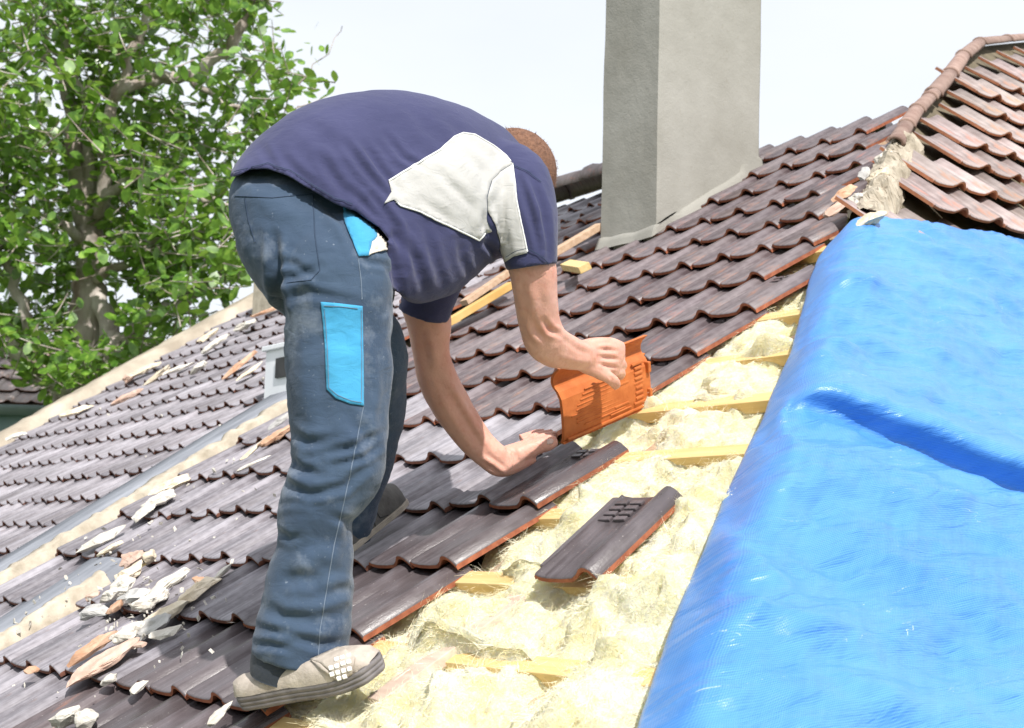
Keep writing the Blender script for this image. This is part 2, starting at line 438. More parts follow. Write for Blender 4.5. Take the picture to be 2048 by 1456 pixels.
# hip / verge caps and top ridge
def cap_run(pts, rad, L, mat, parent):
    d = np.cumsum([0] + [np.linalg.norm(np.array(pts[i + 1]) - pts[i]) for i in range(len(pts) - 1)])
    P = lambda s: np.array([np.interp(s, d, [p[k] for p in pts]) for k in range(3)])
    s = 0
    while s < d[-1] - .1:
        a, b = P(s), P(min(s + L, d[-1])); ridge_cap('ridge_cap', a, b - a, (0.35, 0, 1), np.linalg.norm(b - a), rad, mat, parent); s += L
M_CAP = simple('worn_ridge_clay', (.22, .14, .115), (.34, .24, .20), 14, .75, .25, .002, var=.15)
cap_run([on_n(*p, -.02) for p in HP[6:]], .040, .6, M_CAP, hip_roof)
cap_run([on_n(*p, -.01) for p in HP[4:7]], .034, .34, M_CAP, hip_roof)
# crumbling mortar spine along the open hip
V, n = [], 240
tt = np.linspace(0, 1, n)
for t in tt:
    c = on_n(*[np.interp(1.7 + t * 2.9, range(len(HP)), [p[k] for p in HP]) for k in (0, 1)], .0) * .8 + .2 * on_m(*[np.interp(1.7 + t * 2.9, range(len(HP)), [p[k] for p in HP]) for k in (0, 1)], .0)
    for dx in np.linspace(-.10, .08, 17):
        dz = np.interp(dx, [-.10, -.08, -.045, -.01, .03, .06, .08], [-.14, -.06, -.025, -.005, -.02, -.07, -.16])
        V.append(c + np.array([dx, 0, dz]))
V = np.array(V); nz = fbm(V, 8, 5, 3.3, .6); V[:, 2] += nz * .030 + np.abs(fbm(V, 26, 3, 6.1)) * .022; V[:, 0] += fbm(V, 10, 4, 8.1) * .030; V[:, 1] += fbm(V, 14, 3, 2.1) * .02
mesh_obj('hip_mortar', V, grid_faces(n, 17), M_MORTAR, hip_roof, smooth=False)

# ------------------------------------------------------------------ chimney
chim = props(empty('chimney', pm(-8.5, 11.5)), 'tall grey cement rendered chimney stack rising through the tiled roof', 'chimney', kind='thing')
cx0, cx1 = -1.93, -1.475
cy0 = on_m(1316, 452)[1]
cx0 = min(np.arange(-2.1, -1.7, .005), key=lambda x: abs(pj((x, cy0, 2.2))[0][0] - 1205))
cx1 = min(np.arange(-1.7, -1.3, .005), key=lambda x: abs(pj((x, cy0, 2.2))[0][0] - 1318.5))
cy1 = min(np.arange(2.9, 3.4, .005), key=lambda y: abs(pj((cx1, y, 2.4))[0][0] - 1523))
V, F = [], []
NZ = 26
def ch_ring(z, e):
    pts = []
    for (ax, ay, bx, by) in ((cx0, cy0, cx1, cy0), (cx1, cy0, cx1, cy1), (cx1, cy1, cx0, cy1), (cx0, cy1, cx0, cy0)):
        for t in (0.02, .25, .5, .75, .98):
            pts.append(np.array([ax + (bx - ax) * t, ay + (by - ay) * t, z]))
    return pts
for k in range(NZ):
    z = 1.2 + (4.6 - 1.2) * k / (NZ - 1)
    for p in ch_ring(z, 0):
        w_ = noise.noise(tuple(p * 2.2)) * .009 + noise.noise(tuple(p * 7)) * .003
        cxy = p - np.array([(cx0 + cx1) / 2, (cy0 + cy1) / 2, z]); cxy[2] = 0
        V.append(p + cxy / np.linalg.norm(cxy) * w_)
F = grid_faces(NZ, 20, True) + [tuple(range((NZ - 1) * 20, NZ * 20))]
mesh_obj('shaft', V, F, M_RENDER, chim)
V = []; cs = [(cx0, cy0), (cx1, cy0), (cx1, cy1), (cx0, cy1), (cx0, cy0)]
per = []
for (a, b) in zip(cs[:-1], cs[1:]):
    for t in np.linspace(0, .97, 22): per.append((a[0] + (b[0] - a[0]) * t, a[1] + (b[1] - a[1]) * t))
mc = np.array([(cx0 + cx1) / 2, (cy0 + cy1) / 2])
for (X, Y) in per:
    o = np.array([X, Y]) - mc; o = o / np.abs(o).max(); zz = Y * ST / CT
    n1 = noise.noise((X * 9, Y * 9, 1)) * .02
    for (e, h) in ((-.02, .012 + n1), (.005 + n1 * .2, .004 + n1 * .7), (.014 + n1 * .6, -.02 + n1 * .5), (.024 + n1 * .8, -.05)):
        V.append((X + np.sign(o[0]) * (e if abs(o[0]) > .99 else 0), Y + np.sign(o[1]) * (e if abs(o[1]) > .99 else 0), zz + h))
F = grid_faces(len(per), 4) + [((len(per) - 1) * 4 + j, j, j + 1, (len(per) - 1) * 4 + j + 1) for j in range(3)]
mesh_obj('mortar_flashing', V, F, M_RENDER, chim, smooth=True)

# ------------------------------------------------------------------ mineral wool between the battens
MW = Mat('mineral_wool', .95, .1)
_n1 = MW.noise(9, 5, 'World'); _n2 = MW.noise(24, 5, 'World', dist=2.5); _n3 = MW.noise(5, 4, 'World')
_c = MW.mix(MW.rng(_n1, .3, .7), (.96, .84, .42), (.97, .92, .68))
_c = MW.mix(MW.rng(_n2, .45, .75, 0, .6), _c, (.95, .93, .82))
_c = MW.mix(MW.rng(_n3, .62, .76, 0, .45), _c, (.80, .71, .50))
MW.color(_c).bump(MW.noise(24, 6, 'World', dist=3.5, rough=.7), .011).bump(MW.noise(70, 5, 'World', dist=4.0), .006)
MW.b.inputs['Sheen Weight'].default_value = .3; MW.b.inputs['Subsurface Weight'].default_value = .35
MW.b.inputs['Subsurface Radius'].default_value = (.04, .034, .018); MW.b.inputs['Subsurface Scale'].default_value = 1.0
MWM = MW.m
MF = Mat('wool_fibre', .8, .2); MF.color(MF.mix(MF.rng(MF.noise(12, 3, 'World'), .35, .65), (.96, .87, .55), (.97, .93, .76))); MFM = MF.m
rw = random.Random(11)
tile_edge = {-4: 1.6, -3: 1.6, -2: 1.6, -1: 1.62, 0: 1.62, 1: 1.6, 2: 1.6, 3: -.3, 4: .5, 5: .6, 6: .5, 7: -.4, 8: -.6, 9: -1.2}
BATT_LABEL = {
 8: 'thin yellow wool in the dark gap beside the top corner of the tarp',
 7: 'shadowed strip of wool insulation under the ragged tile ends left of the tarp top',
 6: 'upper fluffy batt of pale wool, the highest bright one between tile ends and tarp',
 5: 'pale wool batt just above the batten right of the orange tile',
 4: 'cream wool batt below the batten running from the orange tile to the tarp',
 3: 'greyish puffed wool batt just above the loose tile, below the short batten stub',
 2: 'yellow wool batt along the freshly laid tile edges, behind the loose dark tile',
 1: 'wide torn batt of yellow wool insulation partly under the loose dark tile',
 0: 'bright bulging batt of wool insulation below the loose dark tile',
 -1: 'cream wool batt beside the toe of the near shoe',
 -2: 'bright wool batt under the near shoe at the bottom edge',
 -3: 'lowest wool batt running out of the picture below the shoe'}
for r in range(-3, 9):
    c0 = tile_edge.get(r, 0) - .9; c1 = hipc(r + 1) + .05
    nu, nv = max(int((c1 - c0) * 20), 40), 34
    V, base = [], []
    amp = .068 if r < 6 else .045
    for i in range(nu):
        for j in range(nv):
            fc = c0 + (c1 - c0) * i / (nu - 1); fr = r + .06 + 1.08 * j / (nv - 1)
            V.append(pm(fc, fr)); base.append((fc, j / (nv - 1)))
    V = np.array(V); base = np.array(base)
    n1 = fbm(V, 5.2, 3, 1.7 + r, .42); n2 = fbm(V, 18, 3, 7 + r); n3 = np.abs(fbm(V, 13, 3, 4 + r))
    edge = np.minimum(base[:, 1], 1 - base[:, 1]); prof = 1 - np.exp(-edge / .10)
    under = 1 / (1 + np.exp(-(base[:, 0] - tile_edge.get(r, 0) - .0) / .16))
    off = -.100 + prof * .036 + n1 * amp + n2 * .010 - n3 * .030
    onb = np.exp(-((base[:, 1] - .97) / .09) ** 2) + np.exp(-((base[:, 1] - .0) / .05) ** 2)
    off = off * (1 - onb) + onb * (-.062 - .016 * np.clip((base[:, 0] - c1 + 1.6) / 1.0, 0, 1) + np.clip(fbm(V, 5.0, 2, 31) * .085, -.03, .06))
    if r <= 1: off += .016 * under
    ex = base[:, 0] < tile_edge.get(r, 0) + .35
    lim = -.062 - .01 * np.abs(n2)
    off = np.where(ex, np.minimum(off, lim), off)
    off = off * 1.0
    off = off - .05 * np.clip((base[:, 0] - (c1 - .95)) / .7, 0, 1)
    off = np.where(base[:, 0] > c1 - .6, np.minimum(off, -.085), off)
    if r >= 7: off -= .03
    V = V + off[:, None] * NM + (fbm(V, 14, 2, 9)[:, None] * np.array([.02, 0, 0])) + (fbm(V, 14, 2, 19)[:, None] * UP_M * .014)
    o = mesh_obj('insulation_batt', V, grid_faces(nu, nv), MWM, None, smooth=True)
    props(o, BATT_LABEL[r], 'insulation')
    # matted fibres lying on and standing off the surface
    nf = int((5200 if r < 3 else 3600) * (c1 - c0) * .55)
    g = np.random.default_rng(40 + r)
    k = g.integers(0, len(V), nf); p = V[k] + g.normal(0, .007, (nf, 3)) - NM * .003
    ang = fbm(V, 7, 2, 77)[k] * 7 + g.normal(0, .5, nf)
    d = np.cos(ang)[:, None] * np.array([1.0, 0, 0]) + np.sin(ang)[:, None] * UP_M + NM * g.uniform(-.15, .55, (nf, 1)); d /= np.linalg.norm(d, axis=1, keepdims=True)
    Lf = g.uniform(.007, .024, (nf, 1)) * np.where(g.random((nf, 1)) < .03, 1.7, 1); cv = g.normal(0, 1, (nf, 3)) * Lf * .45
    s_ = np.cross(d, g.normal(0, 1, (nf, 3))); s_ /= np.linalg.norm(s_, axis=1, keepdims=True) + 1e-9
    ww = g.uniform(.00022, .0005, (nf, 1)); P3 = np.empty((nf, 6, 3))
    for q, t in enumerate((0, .5, 1)):
        c_ = p + d * Lf * t + cv * t * t; P3[:, 2 * q] = c_ - s_ * ww * (1 - .7 * t); P3[:, 2 * q + 1] = c_ + s_ * ww * (1 - .7 * t)
    i0 = (np.arange(nf) * 6)[:, None]
    FF = np.concatenate([i0 + np.array([[0, 1, 3, 2]]), i0 + np.array([[2, 3, 5, 4]])])
    me = bpy.data.meshes.new('fibres'); me.vertices.add(nf * 6); me.vertices.foreach_set('co', P3.reshape(-1)); me.loops.add(len(FF) * 4); me.loops.foreach_set('vertex_index', FF.reshape(-1).astype(np.int32))
    me.polygons.add(len(FF)); me.polygons.foreach_set('loop_start', np.arange(0, len(FF) * 4, 4, dtype=np.int32)); me.polygons.foreach_set('loop_total', np.full(len(FF), 4, dtype=np.int32)); me.update(calc_edges=True); me.validate(); me.materials.append(MFM)
    fo = link(bpy.data.objects.new('fibres', me), o); fo['kind'] = 'stuff'

# worn board lying along the slope between the batts
A_, B_ = on_m(1060, 1185, -.062), on_m(752, 1408, -.058)
d_ = (B_ - A_); L_ = np.linalg.norm(d_); d_ /= L_; s_ = np.cross(NM, d_)
v, f = box_vf((A_ + B_) / 2, d_ * L_ / 2, s_ * .030, NM * .012)
bo = mesh_obj('roof_board', v, f, simple('pinkish_board', (.52, .38, .30), (.68, .55, .46), 1, .8, .2, .001, 2, stretch=(5, 40, 40))); bevel_obj(bo, .002)
props(bo, 'worn pinkish board running down the slope through the wool beside the near shoe', 'wooden board')

# ------------------------------------------------------------------ blue tarpaulin
MT = Mat('blue_tarpaulin', .33, .5)
def weave(axis):
    t = MT.n.new('ShaderNodeTexWave'); t.wave_type = 'BANDS'; t.bands_direction = axis; t.inputs['Scale'].default_value = 58; t.inputs['Distortion'].default_value = 2.2
    t.inputs['Detail'].default_value = 2; t.inputs['Detail Scale'].default_value = .35; MT.l.new(MT.co.outputs['UV'], t.inputs['Vector']); return t.outputs['Fac']
_w1 = MT.math('MULTIPLY', weave('X'), MT.noise(1, 3, 'UV', (30, 4, 1))); _w2 = MT.math('MULTIPLY', weave('Y'), MT.noise(1, 3, 'UV', (4, 30, 1))); _bl = MT.noise(2.2, 5, 'World')
_t = MT.math('ADD', MT.math('MULTIPLY', _w1, .5), MT.math('MULTIPLY', _w2, .5))
_c = MT.mix(MT.rng(_t, .05, .45), (.026, .145, .50), (.090, .295, .69))
_c = MT.mix(MT.rng(_bl, .35, .7, 0, .5), _c, (.115, .335, .72))
_c = MT.mix(MT.rng(MT.noise(1, 4, 'UV', (60, 240, 1)), .70, .78, 0, .35), _c, (.40, .62, .92))
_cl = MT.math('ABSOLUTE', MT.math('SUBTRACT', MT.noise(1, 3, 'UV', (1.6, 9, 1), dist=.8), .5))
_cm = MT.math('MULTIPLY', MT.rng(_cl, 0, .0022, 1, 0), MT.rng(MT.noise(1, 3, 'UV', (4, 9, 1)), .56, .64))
_c = MT.mix(MT.math('MULTIPLY', _cm, MT.rng(MT.noise(1, 2, 'UV', (120, 120, 1)), .45, .55)), _c, (.72, .80, .92))  # thin pale crease lines: glints of light painted into the colour
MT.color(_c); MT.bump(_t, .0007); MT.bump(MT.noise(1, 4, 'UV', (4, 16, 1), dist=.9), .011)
MT.b.inputs['Transmission Weight'].default_value = 0.0
HD = np.array([-.172, G * CT, G * ST]); P1 = np.array([-.026, 1.98, 1.31]); T43 = R_(43)
D43 = np.array([math.cos(T43), 0, -math.sin(T43)]); N43 = np.array([math.sin(T43), 0, math.cos(T43)])
LEDGE = [(1672, 478), (1650, 490), (1632, 512), (1612, 560), (1592, 640), (1572, 712), (1553, 748), (1530, 800), (1502, 862), (1440, 992), (1398, 1092), (1345, 1212), (1300, 1332), (1262, 1456), (1215, 1600), (1150, 1800), (1060, 2100)]
le = []
for (u, v) in LEDGE:
    c, r = lat(u, v, -.035); le.append((r, c))
le.sort()
c_edge = lambda r: np.interp(r, [q[0] for q in le], [q[1] for q in le])
r_top = max(q[0] for q in le)
tv = np.array([-.10, 1.10, .06]); tv /= np.linalg.norm(tv)
NR, NA, NB = 260, 12, 270
V, UV = [], []
rs = np.linspace(r_top, -3.4, NR)
for r in rs:
    e = pm(c_edge(r), r, -.040); h = P1 + HD * (r - 8.18) + np.array([.03, 0, .055])
    vg = (r_top - r) / (r_top + 3.4)
    rim = pm(c_edge(r) + .03, r, -.085)
    V.append(rim); UV.append((-.05, vg * 3.2))
    for a in range(NA):
        t = a / NA; p = e * (1 - t) + h * t + (N43 + NM) * .5 * .03 * math.sin(math.pi * t)
        V.append(p); UV.append((t * .12, vg * 3.2))
    for b in range(NB):
        wd = 3.2 * (b / (NB - 1)) ** 1.15
        q = h + tv * wd + N43 * (-.02 + (.03 * min(1, wd / .4) + .03 * min(1, wd / 1.4)) * math.exp(-((r_top - r) / 1.6) ** 2))
        V.append(q); UV.append((.12 + wd, vg * 3.2))
nv = 1 + NA + NB
V = np.array(V).reshape(NR, nv, 3)
for _ in range(170):
    V[:, 2:26 + 20] += .25 * (V[:, 1:25 + 20] + V[:, 3:27 + 20] - 2 * V[:, 2:26 + 20])
V = V.reshape(-1, 3); ctrl, _ = pj(V)
def seg_dist(Q, A, B):
    A, B = np.asarray(A, float), np.asarray(B, float); d = B - A; t = np.clip(((Q - A) @ d) / (d @ d), 0, 1)
    C = A + t[:, None] * d; e = Q - C; sgn = np.sign(e[:, 0] * -d[1] + e[:, 1] * d[0]); return np.hypot(e[:, 0], e[:, 1]), sgn, t
def poly_dist(Q, pts):
    best = np.full(len(Q), 1e9); sg = np.zeros(len(Q)); tt = np.zeros(len(Q)); n = len(pts) - 1
    for i in range(n):
        d, s, t = seg_dist(Q, pts[i], pts[i + 1]); m = d < best; best[m] = d[m]; sg[m] = s[m]; tt[m] = (i + t[m]) / n
    return best, sg, tt
disp = np.zeros(len(V))
# the big fold: the upper part bulges and drops in an undercut wall behind the lip of the lower part
NT43 = np.cross(tv, HD); NT43 /= np.linalg.norm(NT43); NT43 = NT43 if NT43 @ N43 > 0 else -NT43
h0 = P1 + np.array([.03, 0, .055])
def on_t(u, v):
    d_ = ray(u, v); return CAM + d_ * ((NT43 @ h0 - NT43 @ CAM) / (NT43 @ d_))
E1 = np.array([0, 1.0, 0]) - NT43 * NT43[1]; E1 /= np.linalg.norm(E1); E2 = np.cross(NT43, E1); E2 = E2 if E2[2] < 0 else -E2
flat = lambda P: np.stack([(P - h0) @ E1, (P - h0) @ E2], -1)
gl = [(1490, 752), (1560, 742), (1640, 770), (1720, 812), (1800, 852), (1900, 888), (2010, 925), (2120, 965), (2300, 1040)]
GL = [flat(on_t(*p)) for p in gl]; Q2 = flat(V)
d, s, t = poly_dist(Q2, GL)
dl = np.zeros((len(Q2), 2))
lo = flat(on_t(1700, 1000)[None]); _, s_lo, _ = poly_dist(lo, GL)
sd_ = d * np.where(s == s_lo[0], 1, -1) + .010 * np.sin(Q2[:, 0] * 13 + 1) + .018 * np.sin(Q2[:, 0] * 5.3)
fade = np.clip((t - .06) * 4, 0, 1); fade = fade * fade * (3 - 2 * fade) * (.65 + .6 * t) * (1 - np.clip((t - .80) * 7, 0, .9))
GH = np.interp(sd_, [-.45, -.2, -.09, -.045, -.016, .018, .045, .09, .16, .4], [0, .016, .044, .058, .046, -.026, -.038, .014, .010, 0])
GI = np.interp(sd_, [-.14, -.045, -.016, .018, .045, .09, .2], [0, .034, .050, -.015, -.02, .0, 0])
disp += fade * GH
gd = (GL[6] - GL[3]); gp = np.array([-gd[1], gd[0]]) / np.linalg.norm(gd)
tst = flat(on_t(1700, 1000)) - GL[4]; gp = gp if gp @ tst > 0 else -gp
slide = (E1 * gp[0] + E2 * gp[1]) * (fade * GI)[:, None]
STR = [([(1440, 1000), (1600, 1080), (1720, 1180)], 60, -.022), ([(1380, 1130), (1500, 1110), (1640, 1150)], 34, .016), ([(1560, 715), (1640, 700), (1760, 680)], 26, .016), ([(1570, 690), (1660, 650), (1800, 640)], 22, -.010),
       ([(1620, 560), (1720, 545), (1860, 560)], 30, .010), ([(1640, 500), (1760, 500), (1900, 520)], 22, -.009), ([(1700, 470), (1860, 478), (2040, 520)], 14, .010), ([(1330, 1290), (1500, 1240), (1800, 1260)], 50, .020),
       ([(1480, 1000), (1640, 960), (1900, 1000)], 60, .014), ([(1560, 800), (1640, 830), (1700, 900)], 20, -.012), ([(1540, 790), (1570, 840), (1580, 900)], 16, .010), ([(1500, 880), (1580, 860), (1660, 870)], 20, -.008),
       ([(1420, 1060), (1480, 1000), (1540, 960)], 16, -.010), ([(1960, 560), (1900, 640), (1860, 760)], 40, .010), ([(1700, 1280), (1850, 1330), (2048, 1330)], 70, -.018), ([(1600, 1400), (1800, 1380), (2048, 1420)], 60, .016)]
for pts, wd, a in STR:
    d, s, t = poly_dist(ctrl, pts); disp += 1.7 * a * np.exp(-(d / wd) ** 2) * np.sin(np.pi * np.clip(t, .04, .96)) ** .5
UVa = np.array(UV); calm = 1 - .9 * np.exp(-(sd_ / .075) ** 2) * np.clip(fade * 3, 0, 1)
U3 = np.c_[UVa[:, 0] * 1.2 + UVa[:, 1] * .5, UVa[:, 1] * 3.4 - UVa[:, 0] * 1.1, UVa[:, 0] * 0]
edge_w = np.exp(-UVa[:, 0] / .35)
disp += calm * fbm(U3, 2.0, 4, 5.0, .55) * (.020 + .012 * edge_w) + calm * np.abs(fbm(U3, 3.2, 2, 2.0)) * -.018 * (0.5 + edge_w)
U4 = np.c_[UVa[:, 0] * 3.0 + UVa[:, 1] * 1.2, UVa[:, 1] * 14 - UVa[:, 0] * 5.0, UVa[:, 0] * 0]
disp += calm * np.abs(fbm(U4, .8, 3, 12.0)) * -.016
core = np.clip((UVa[:, 0] + .02) / .10, 0, 1)
V = V + N43 * (disp * core)[:, None] + slide * core[:, None]
TARP_V = V.reshape(NR, nv, 3)
for _ in range(3):
    TARP_V[1:-1, 1:-1] = TARP_V[1:-1, 1:-1] * .5 + .125 * (TARP_V[:-2, 1:-1] + TARP_V[2:, 1:-1] + TARP_V[1:-1, :-2] + TARP_V[1:-1, 2:])
V = TARP_V.reshape(-1, 3)
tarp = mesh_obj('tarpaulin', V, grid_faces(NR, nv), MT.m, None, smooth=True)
uvl = tarp.data.uv_layers.new(name='UVMap'); li = np.empty(len(tarp.data.loops), dtype=np.int32); tarp.data.loops.foreach_get('vertex_index', li)
uvl.data.foreach_set('uv', UVa[li].ravel())
m_ = tarp.modifiers.new('thickness', 'SOLIDIFY'); m_.thickness = .002
props(tarp, 'large wrinkled bright blue woven tarpaulin draped over the hip at lower right', 'tarpaulin')
# ------------------------------------------------------------------ the roofer
def frame_ring(c, t, hw, hd, n=28, ex=.9):
    v = c - CAM; v /= np.linalg.norm(v); s = np.cross(t, v); s /= np.linalg.norm(s) + 1e-9; d = np.cross(s, t); d /= np.linalg.norm(d)
    out = []
    for k in range(n):
        a = 2 * math.pi * k / n; ca, sa = math.cos(a), math.sin(a)
        out.append(c + s * hw * np.sign(ca) * abs(ca) ** ex + d * hd * np.sign(sa) * abs(sa) ** ex)
    return out
def limb(sec, sub=5, n=28, ex=.95, caps=True):
    """sections along a limb: photo x, y, distance, half width in photo pixels, half depth in metres -> closed skin"""
    A = np.array(sec, float); m = len(A)
    def cr(i, t):
        p = [A[min(max(i + k, 0), m - 1)] for k in (-1, 0, 1, 2)]
        return .5 * (2 * p[1] + (p[2] - p[0]) * t + (2 * p[0] - 5 * p[1] + 4 * p[2] - p[3]) * t * t + (3 * p[1] - p[0] - 3 * p[2] + p[3]) * t ** 3)
    S = np.array([cr(i, k / sub) for i in range(m - 1) for k in range(sub)] + [A[-1]])
    C = np.array([un(*q[:3]) for q in S]); V = []
    for i in range(len(S)):
        t = C[min(i + 1, len(S) - 1)] - C[max(i - 1, 0)]; t /= np.linalg.norm(t)
        V += frame_ring(C[i], t, S[i][3] * S[i][2] / F_PX, S[i][4], n, ex)
    F = grid_faces(len(S), n, True)
    if caps: F += [tuple(range(n))[::-1], tuple(range((len(S) - 1) * n, len(S) * n))]
    return V, F
def chord_loft(sec, sub=5, n=40, ex=.92, caps=True):
    """sections given by their two outline points (photo x, y of back and front), distance, half depth"""
    A = np.array(sec, float); m = len(A)
    def cr(i, t):
        p = [A[min(max(i + k, 0), m - 1)] for k in (-1, 0, 1, 2)]
        return .5 * (2 * p[1] + (p[2] - p[0]) * t + (2 * p[0] - 5 * p[1] + 4 * p[2] - p[3]) * t * t + (3 * p[1] - p[0] - 3 * p[2] + p[3]) * t ** 3)
    S = np.array([cr(i, k / sub) for i in range(m - 1) for k in range(sub)] + [A[-1]]); V = []
    for q in S:
        B, Fp = un(q[0], q[1], q[4]), un(q[2], q[3], q[4]); c = (B + Fp) / 2; sd = (Fp - B) / 2
        v = c - CAM; v /= np.linalg.norm(v); u_ = sd / np.linalg.norm(sd); v = v - u_ * (v @ u_); v /= np.linalg.norm(v)
        for k in range(n):
            a = 2 * math.pi * k / n; ca, sa = math.cos(a), math.sin(a)
            V.append(c + sd * np.sign(ca) * abs(ca) ** ex + v * q[5] * np.sign(sa) * abs(sa) ** ex)
    F = grid_faces(len(S), n, True)
    if caps: F += [tuple(range(n))[::-1], tuple(range((len(S) - 1) * n, len(S) * n))]
    return V, F
def blob(c, r, ax=None, n=14):
    V, F = [], []
    ax = np.eye(3) if ax is None else np.array(ax)
    for i in range(n + 1):
        th = math.pi * i / n
        for k in range(2 * n):
            ph = math.pi * k / n
            V.append(np.asarray(c) + (np.array([math.sin(th) * math.cos(ph), math.sin(th) * math.sin(ph), math.cos(th)]) * r) @ ax)
    return V, grid_faces(n + 1, 2 * n, True)
def fused(parts, voxel, smooth_it=6, name='tmp'):
    """fuse closed shells into one continuous surface; returns vertices and faces"""
    V, F = join_vf(parts); me = bpy.data.meshes.new(name)
    me.from_pydata([tuple(map(float, v)) for v in V], [], [tuple(map(int, f)) for f in F])
    bm = bmesh.new(); bm.from_mesh(me); bmesh.ops.recalc_face_normals(bm, faces=bm.faces); bm.to_mesh(me); bm.free()
    o = bpy.data.objects.new(name, me); COL.objects.link(o)
    m = o.modifiers.new('r', 'REMESH'); m.mode = 'VOXEL'; m.voxel_size = voxel; m.use_smooth_shade = True
    s = o.modifiers.new('s', 'SMOOTH'); s.iterations = smooth_it; s.factor = .5
    dg = bpy.context.evaluated_depsgraph_get(); ev = o.evaluated_get(dg); m2 = ev.to_mesh()
    nvv = len(m2.vertices); co = np.empty(nvv * 3); m2.vertices.foreach_get('co', co)
    fc = [tuple(p.vertices) for p in m2.polygons]; ev.to_mesh_clear()
    bpy.data.objects.remove(o); bpy.data.meshes.remove(me)
    return co.reshape(-1, 3), fc
def vnormals(V, F):
    N = np.zeros_like(V)
    Fq = np.array([f if len(f) == 4 else (*f, f[-1]) for f in F])
    n = np.cross(V[Fq[:, 2]] - V[Fq[:, 0]], V[Fq[:, 3]] - V[Fq[:, 1]])
    for k in range(4): np.add.at(N, Fq[:, k], n)
    return N / (np.linalg.norm(N, axis=1, keepdims=True) + 1e-12)
def folds(V, F, strokes, noise_amp=0.0, noise_scale=(1, 1, 1), seed=0.0):
    """press creases into cloth: each crease is a line, a width and a depth"""
    Q, z = pj(V); N = vnormals(V, F); D = np.zeros(len(V))
    front = np.clip(((CAM - V) / np.linalg.norm(CAM - V, axis=1, keepdims=True) * N).sum(1) * 2 + .5, .15, 1)
    for pts, wd, dep in strokes:
        d, s, t = poly_dist(Q, pts); env = np.sin(np.pi * np.clip(t * .94 + .03, 0, 1)) ** .6
        sd = d * s
        D += env * front * dep * (-np.exp(-(sd / wd) ** 2) + .75 * np.exp(-((np.abs(sd) - 1.7 * wd) / (wd * .9)) ** 2))
    if noise_amp: D += fbm(V * np.array(noise_scale), 1.0, 4, seed) * noise_amp
    return V + N * D[:, None]
def bvh_of(V, F): return BVHTree.FromPolygons([Vector(v) for v in V], F)
def patch(name, poly, bvh, off, mat, parent, step=6, thick=.0015, dense=5):
    """a piece of cloth sewn on: an outline cut to shape and laid on the garment's surface"""
    P = []
    for i in range(len(poly)):
        a, b = np.array(poly[i], float), np.array(poly[(i + 1) % len(poly)], float)
        k = max(int(np.linalg.norm(b - a) / dense), 1); P += [a + (b - a) * t / k for t in range(k)]
    nb = len(P); P = np.array(P); lo, hi = P.min(0), P.max(0); inner = []
    def inside(q):
        c = False; j = nb - 1
        for i in range(nb):
            if (P[i][1] > q[1]) != (P[j][1] > q[1]) and q[0] < (P[j][0] - P[i][0]) * (q[1] - P[i][1]) / (P[j][1] - P[i][1]) + P[i][0]: c = not c
            j = i
        return c
    for x in np.arange(lo[0], hi[0], step):
        for y in np.arange(lo[1], hi[1], step):
            q = np.array([x, y])
            if inside(q) and np.min(np.hypot(*(P - q).T)) > step * .6: inner.append(q)
    pts = [Vector(p) for p in list(P) + inner]
    r = delaunay_2d_cdt(pts, [(i, (i + 1) % nb) for i in range(nb)], [list(range(nb))], 1, 1e-4)
    V = []; zl = None
    for p in r[0]:
        d = ray(p[0], p[1]); dn = Vector(d).normalized(); hit = bvh.ray_cast(Vector(CAM), dn)
        if hit[0] is None:
            z = zl or 3.3; hit = bvh.find_nearest(Vector(un(p[0], p[1], z)))
        q = np.array(hit[0]); nn = np.array(hit[1]); nn = nn if nn @ (CAM - q) > 0 else -nn
        zl = (q - CAM) @ RW[2]; V.append(q + nn * off)
    F = [f if ((pts_cross(r[0], f)) > 0) else f[::-1] for f in r[2]]
    o = mesh_obj(name, V, F, mat, parent, smooth=True)
    m = o.modifiers.new('thickness', 'SOLIDIFY'); m.thickness = thick; m.offset = 1
    return o
def pts_cross(p, f):
    a, b, c = p[f[0]], p[f[1]], p[f[2]]; return -((b[0] - a[0]) * (c[1] - a[1]) - (b[1] - a[1]) * (c[0] - a[0]))
def surf_line(poly, bvh, off, step=5):
    out = []
    for a, b in zip(poly[:-1], poly[1:]):
        a, b = np.array(a, float), np.array(b, float); k = max(int(np.linalg.norm(b - a) / step), 1)
        for t in range(k + (1 if b is poly[-1] else 0)):
            q = a + (b - a) * t / k; h = bvh.ray_cast(Vector(CAM), Vector(ray(*q)).normalized())
            if h[0] is not None:
                p = np.array(h[0]); n = np.array(h[1]); n = n if n @ (CAM - p) > 0 else -n; out.append(p + n * off)
    return out
def seam(name, polys, bvh, rad, mat, parent, off=.0008):
    P = []
    for pl in polys:
        q = surf_line(pl, bvh, off)
        if len(q) > 2: P.append(tube_vf(q, rad, 5))
    v, f = join_vf(P); return mesh_obj(name, v, f, mat, parent, smooth=True)

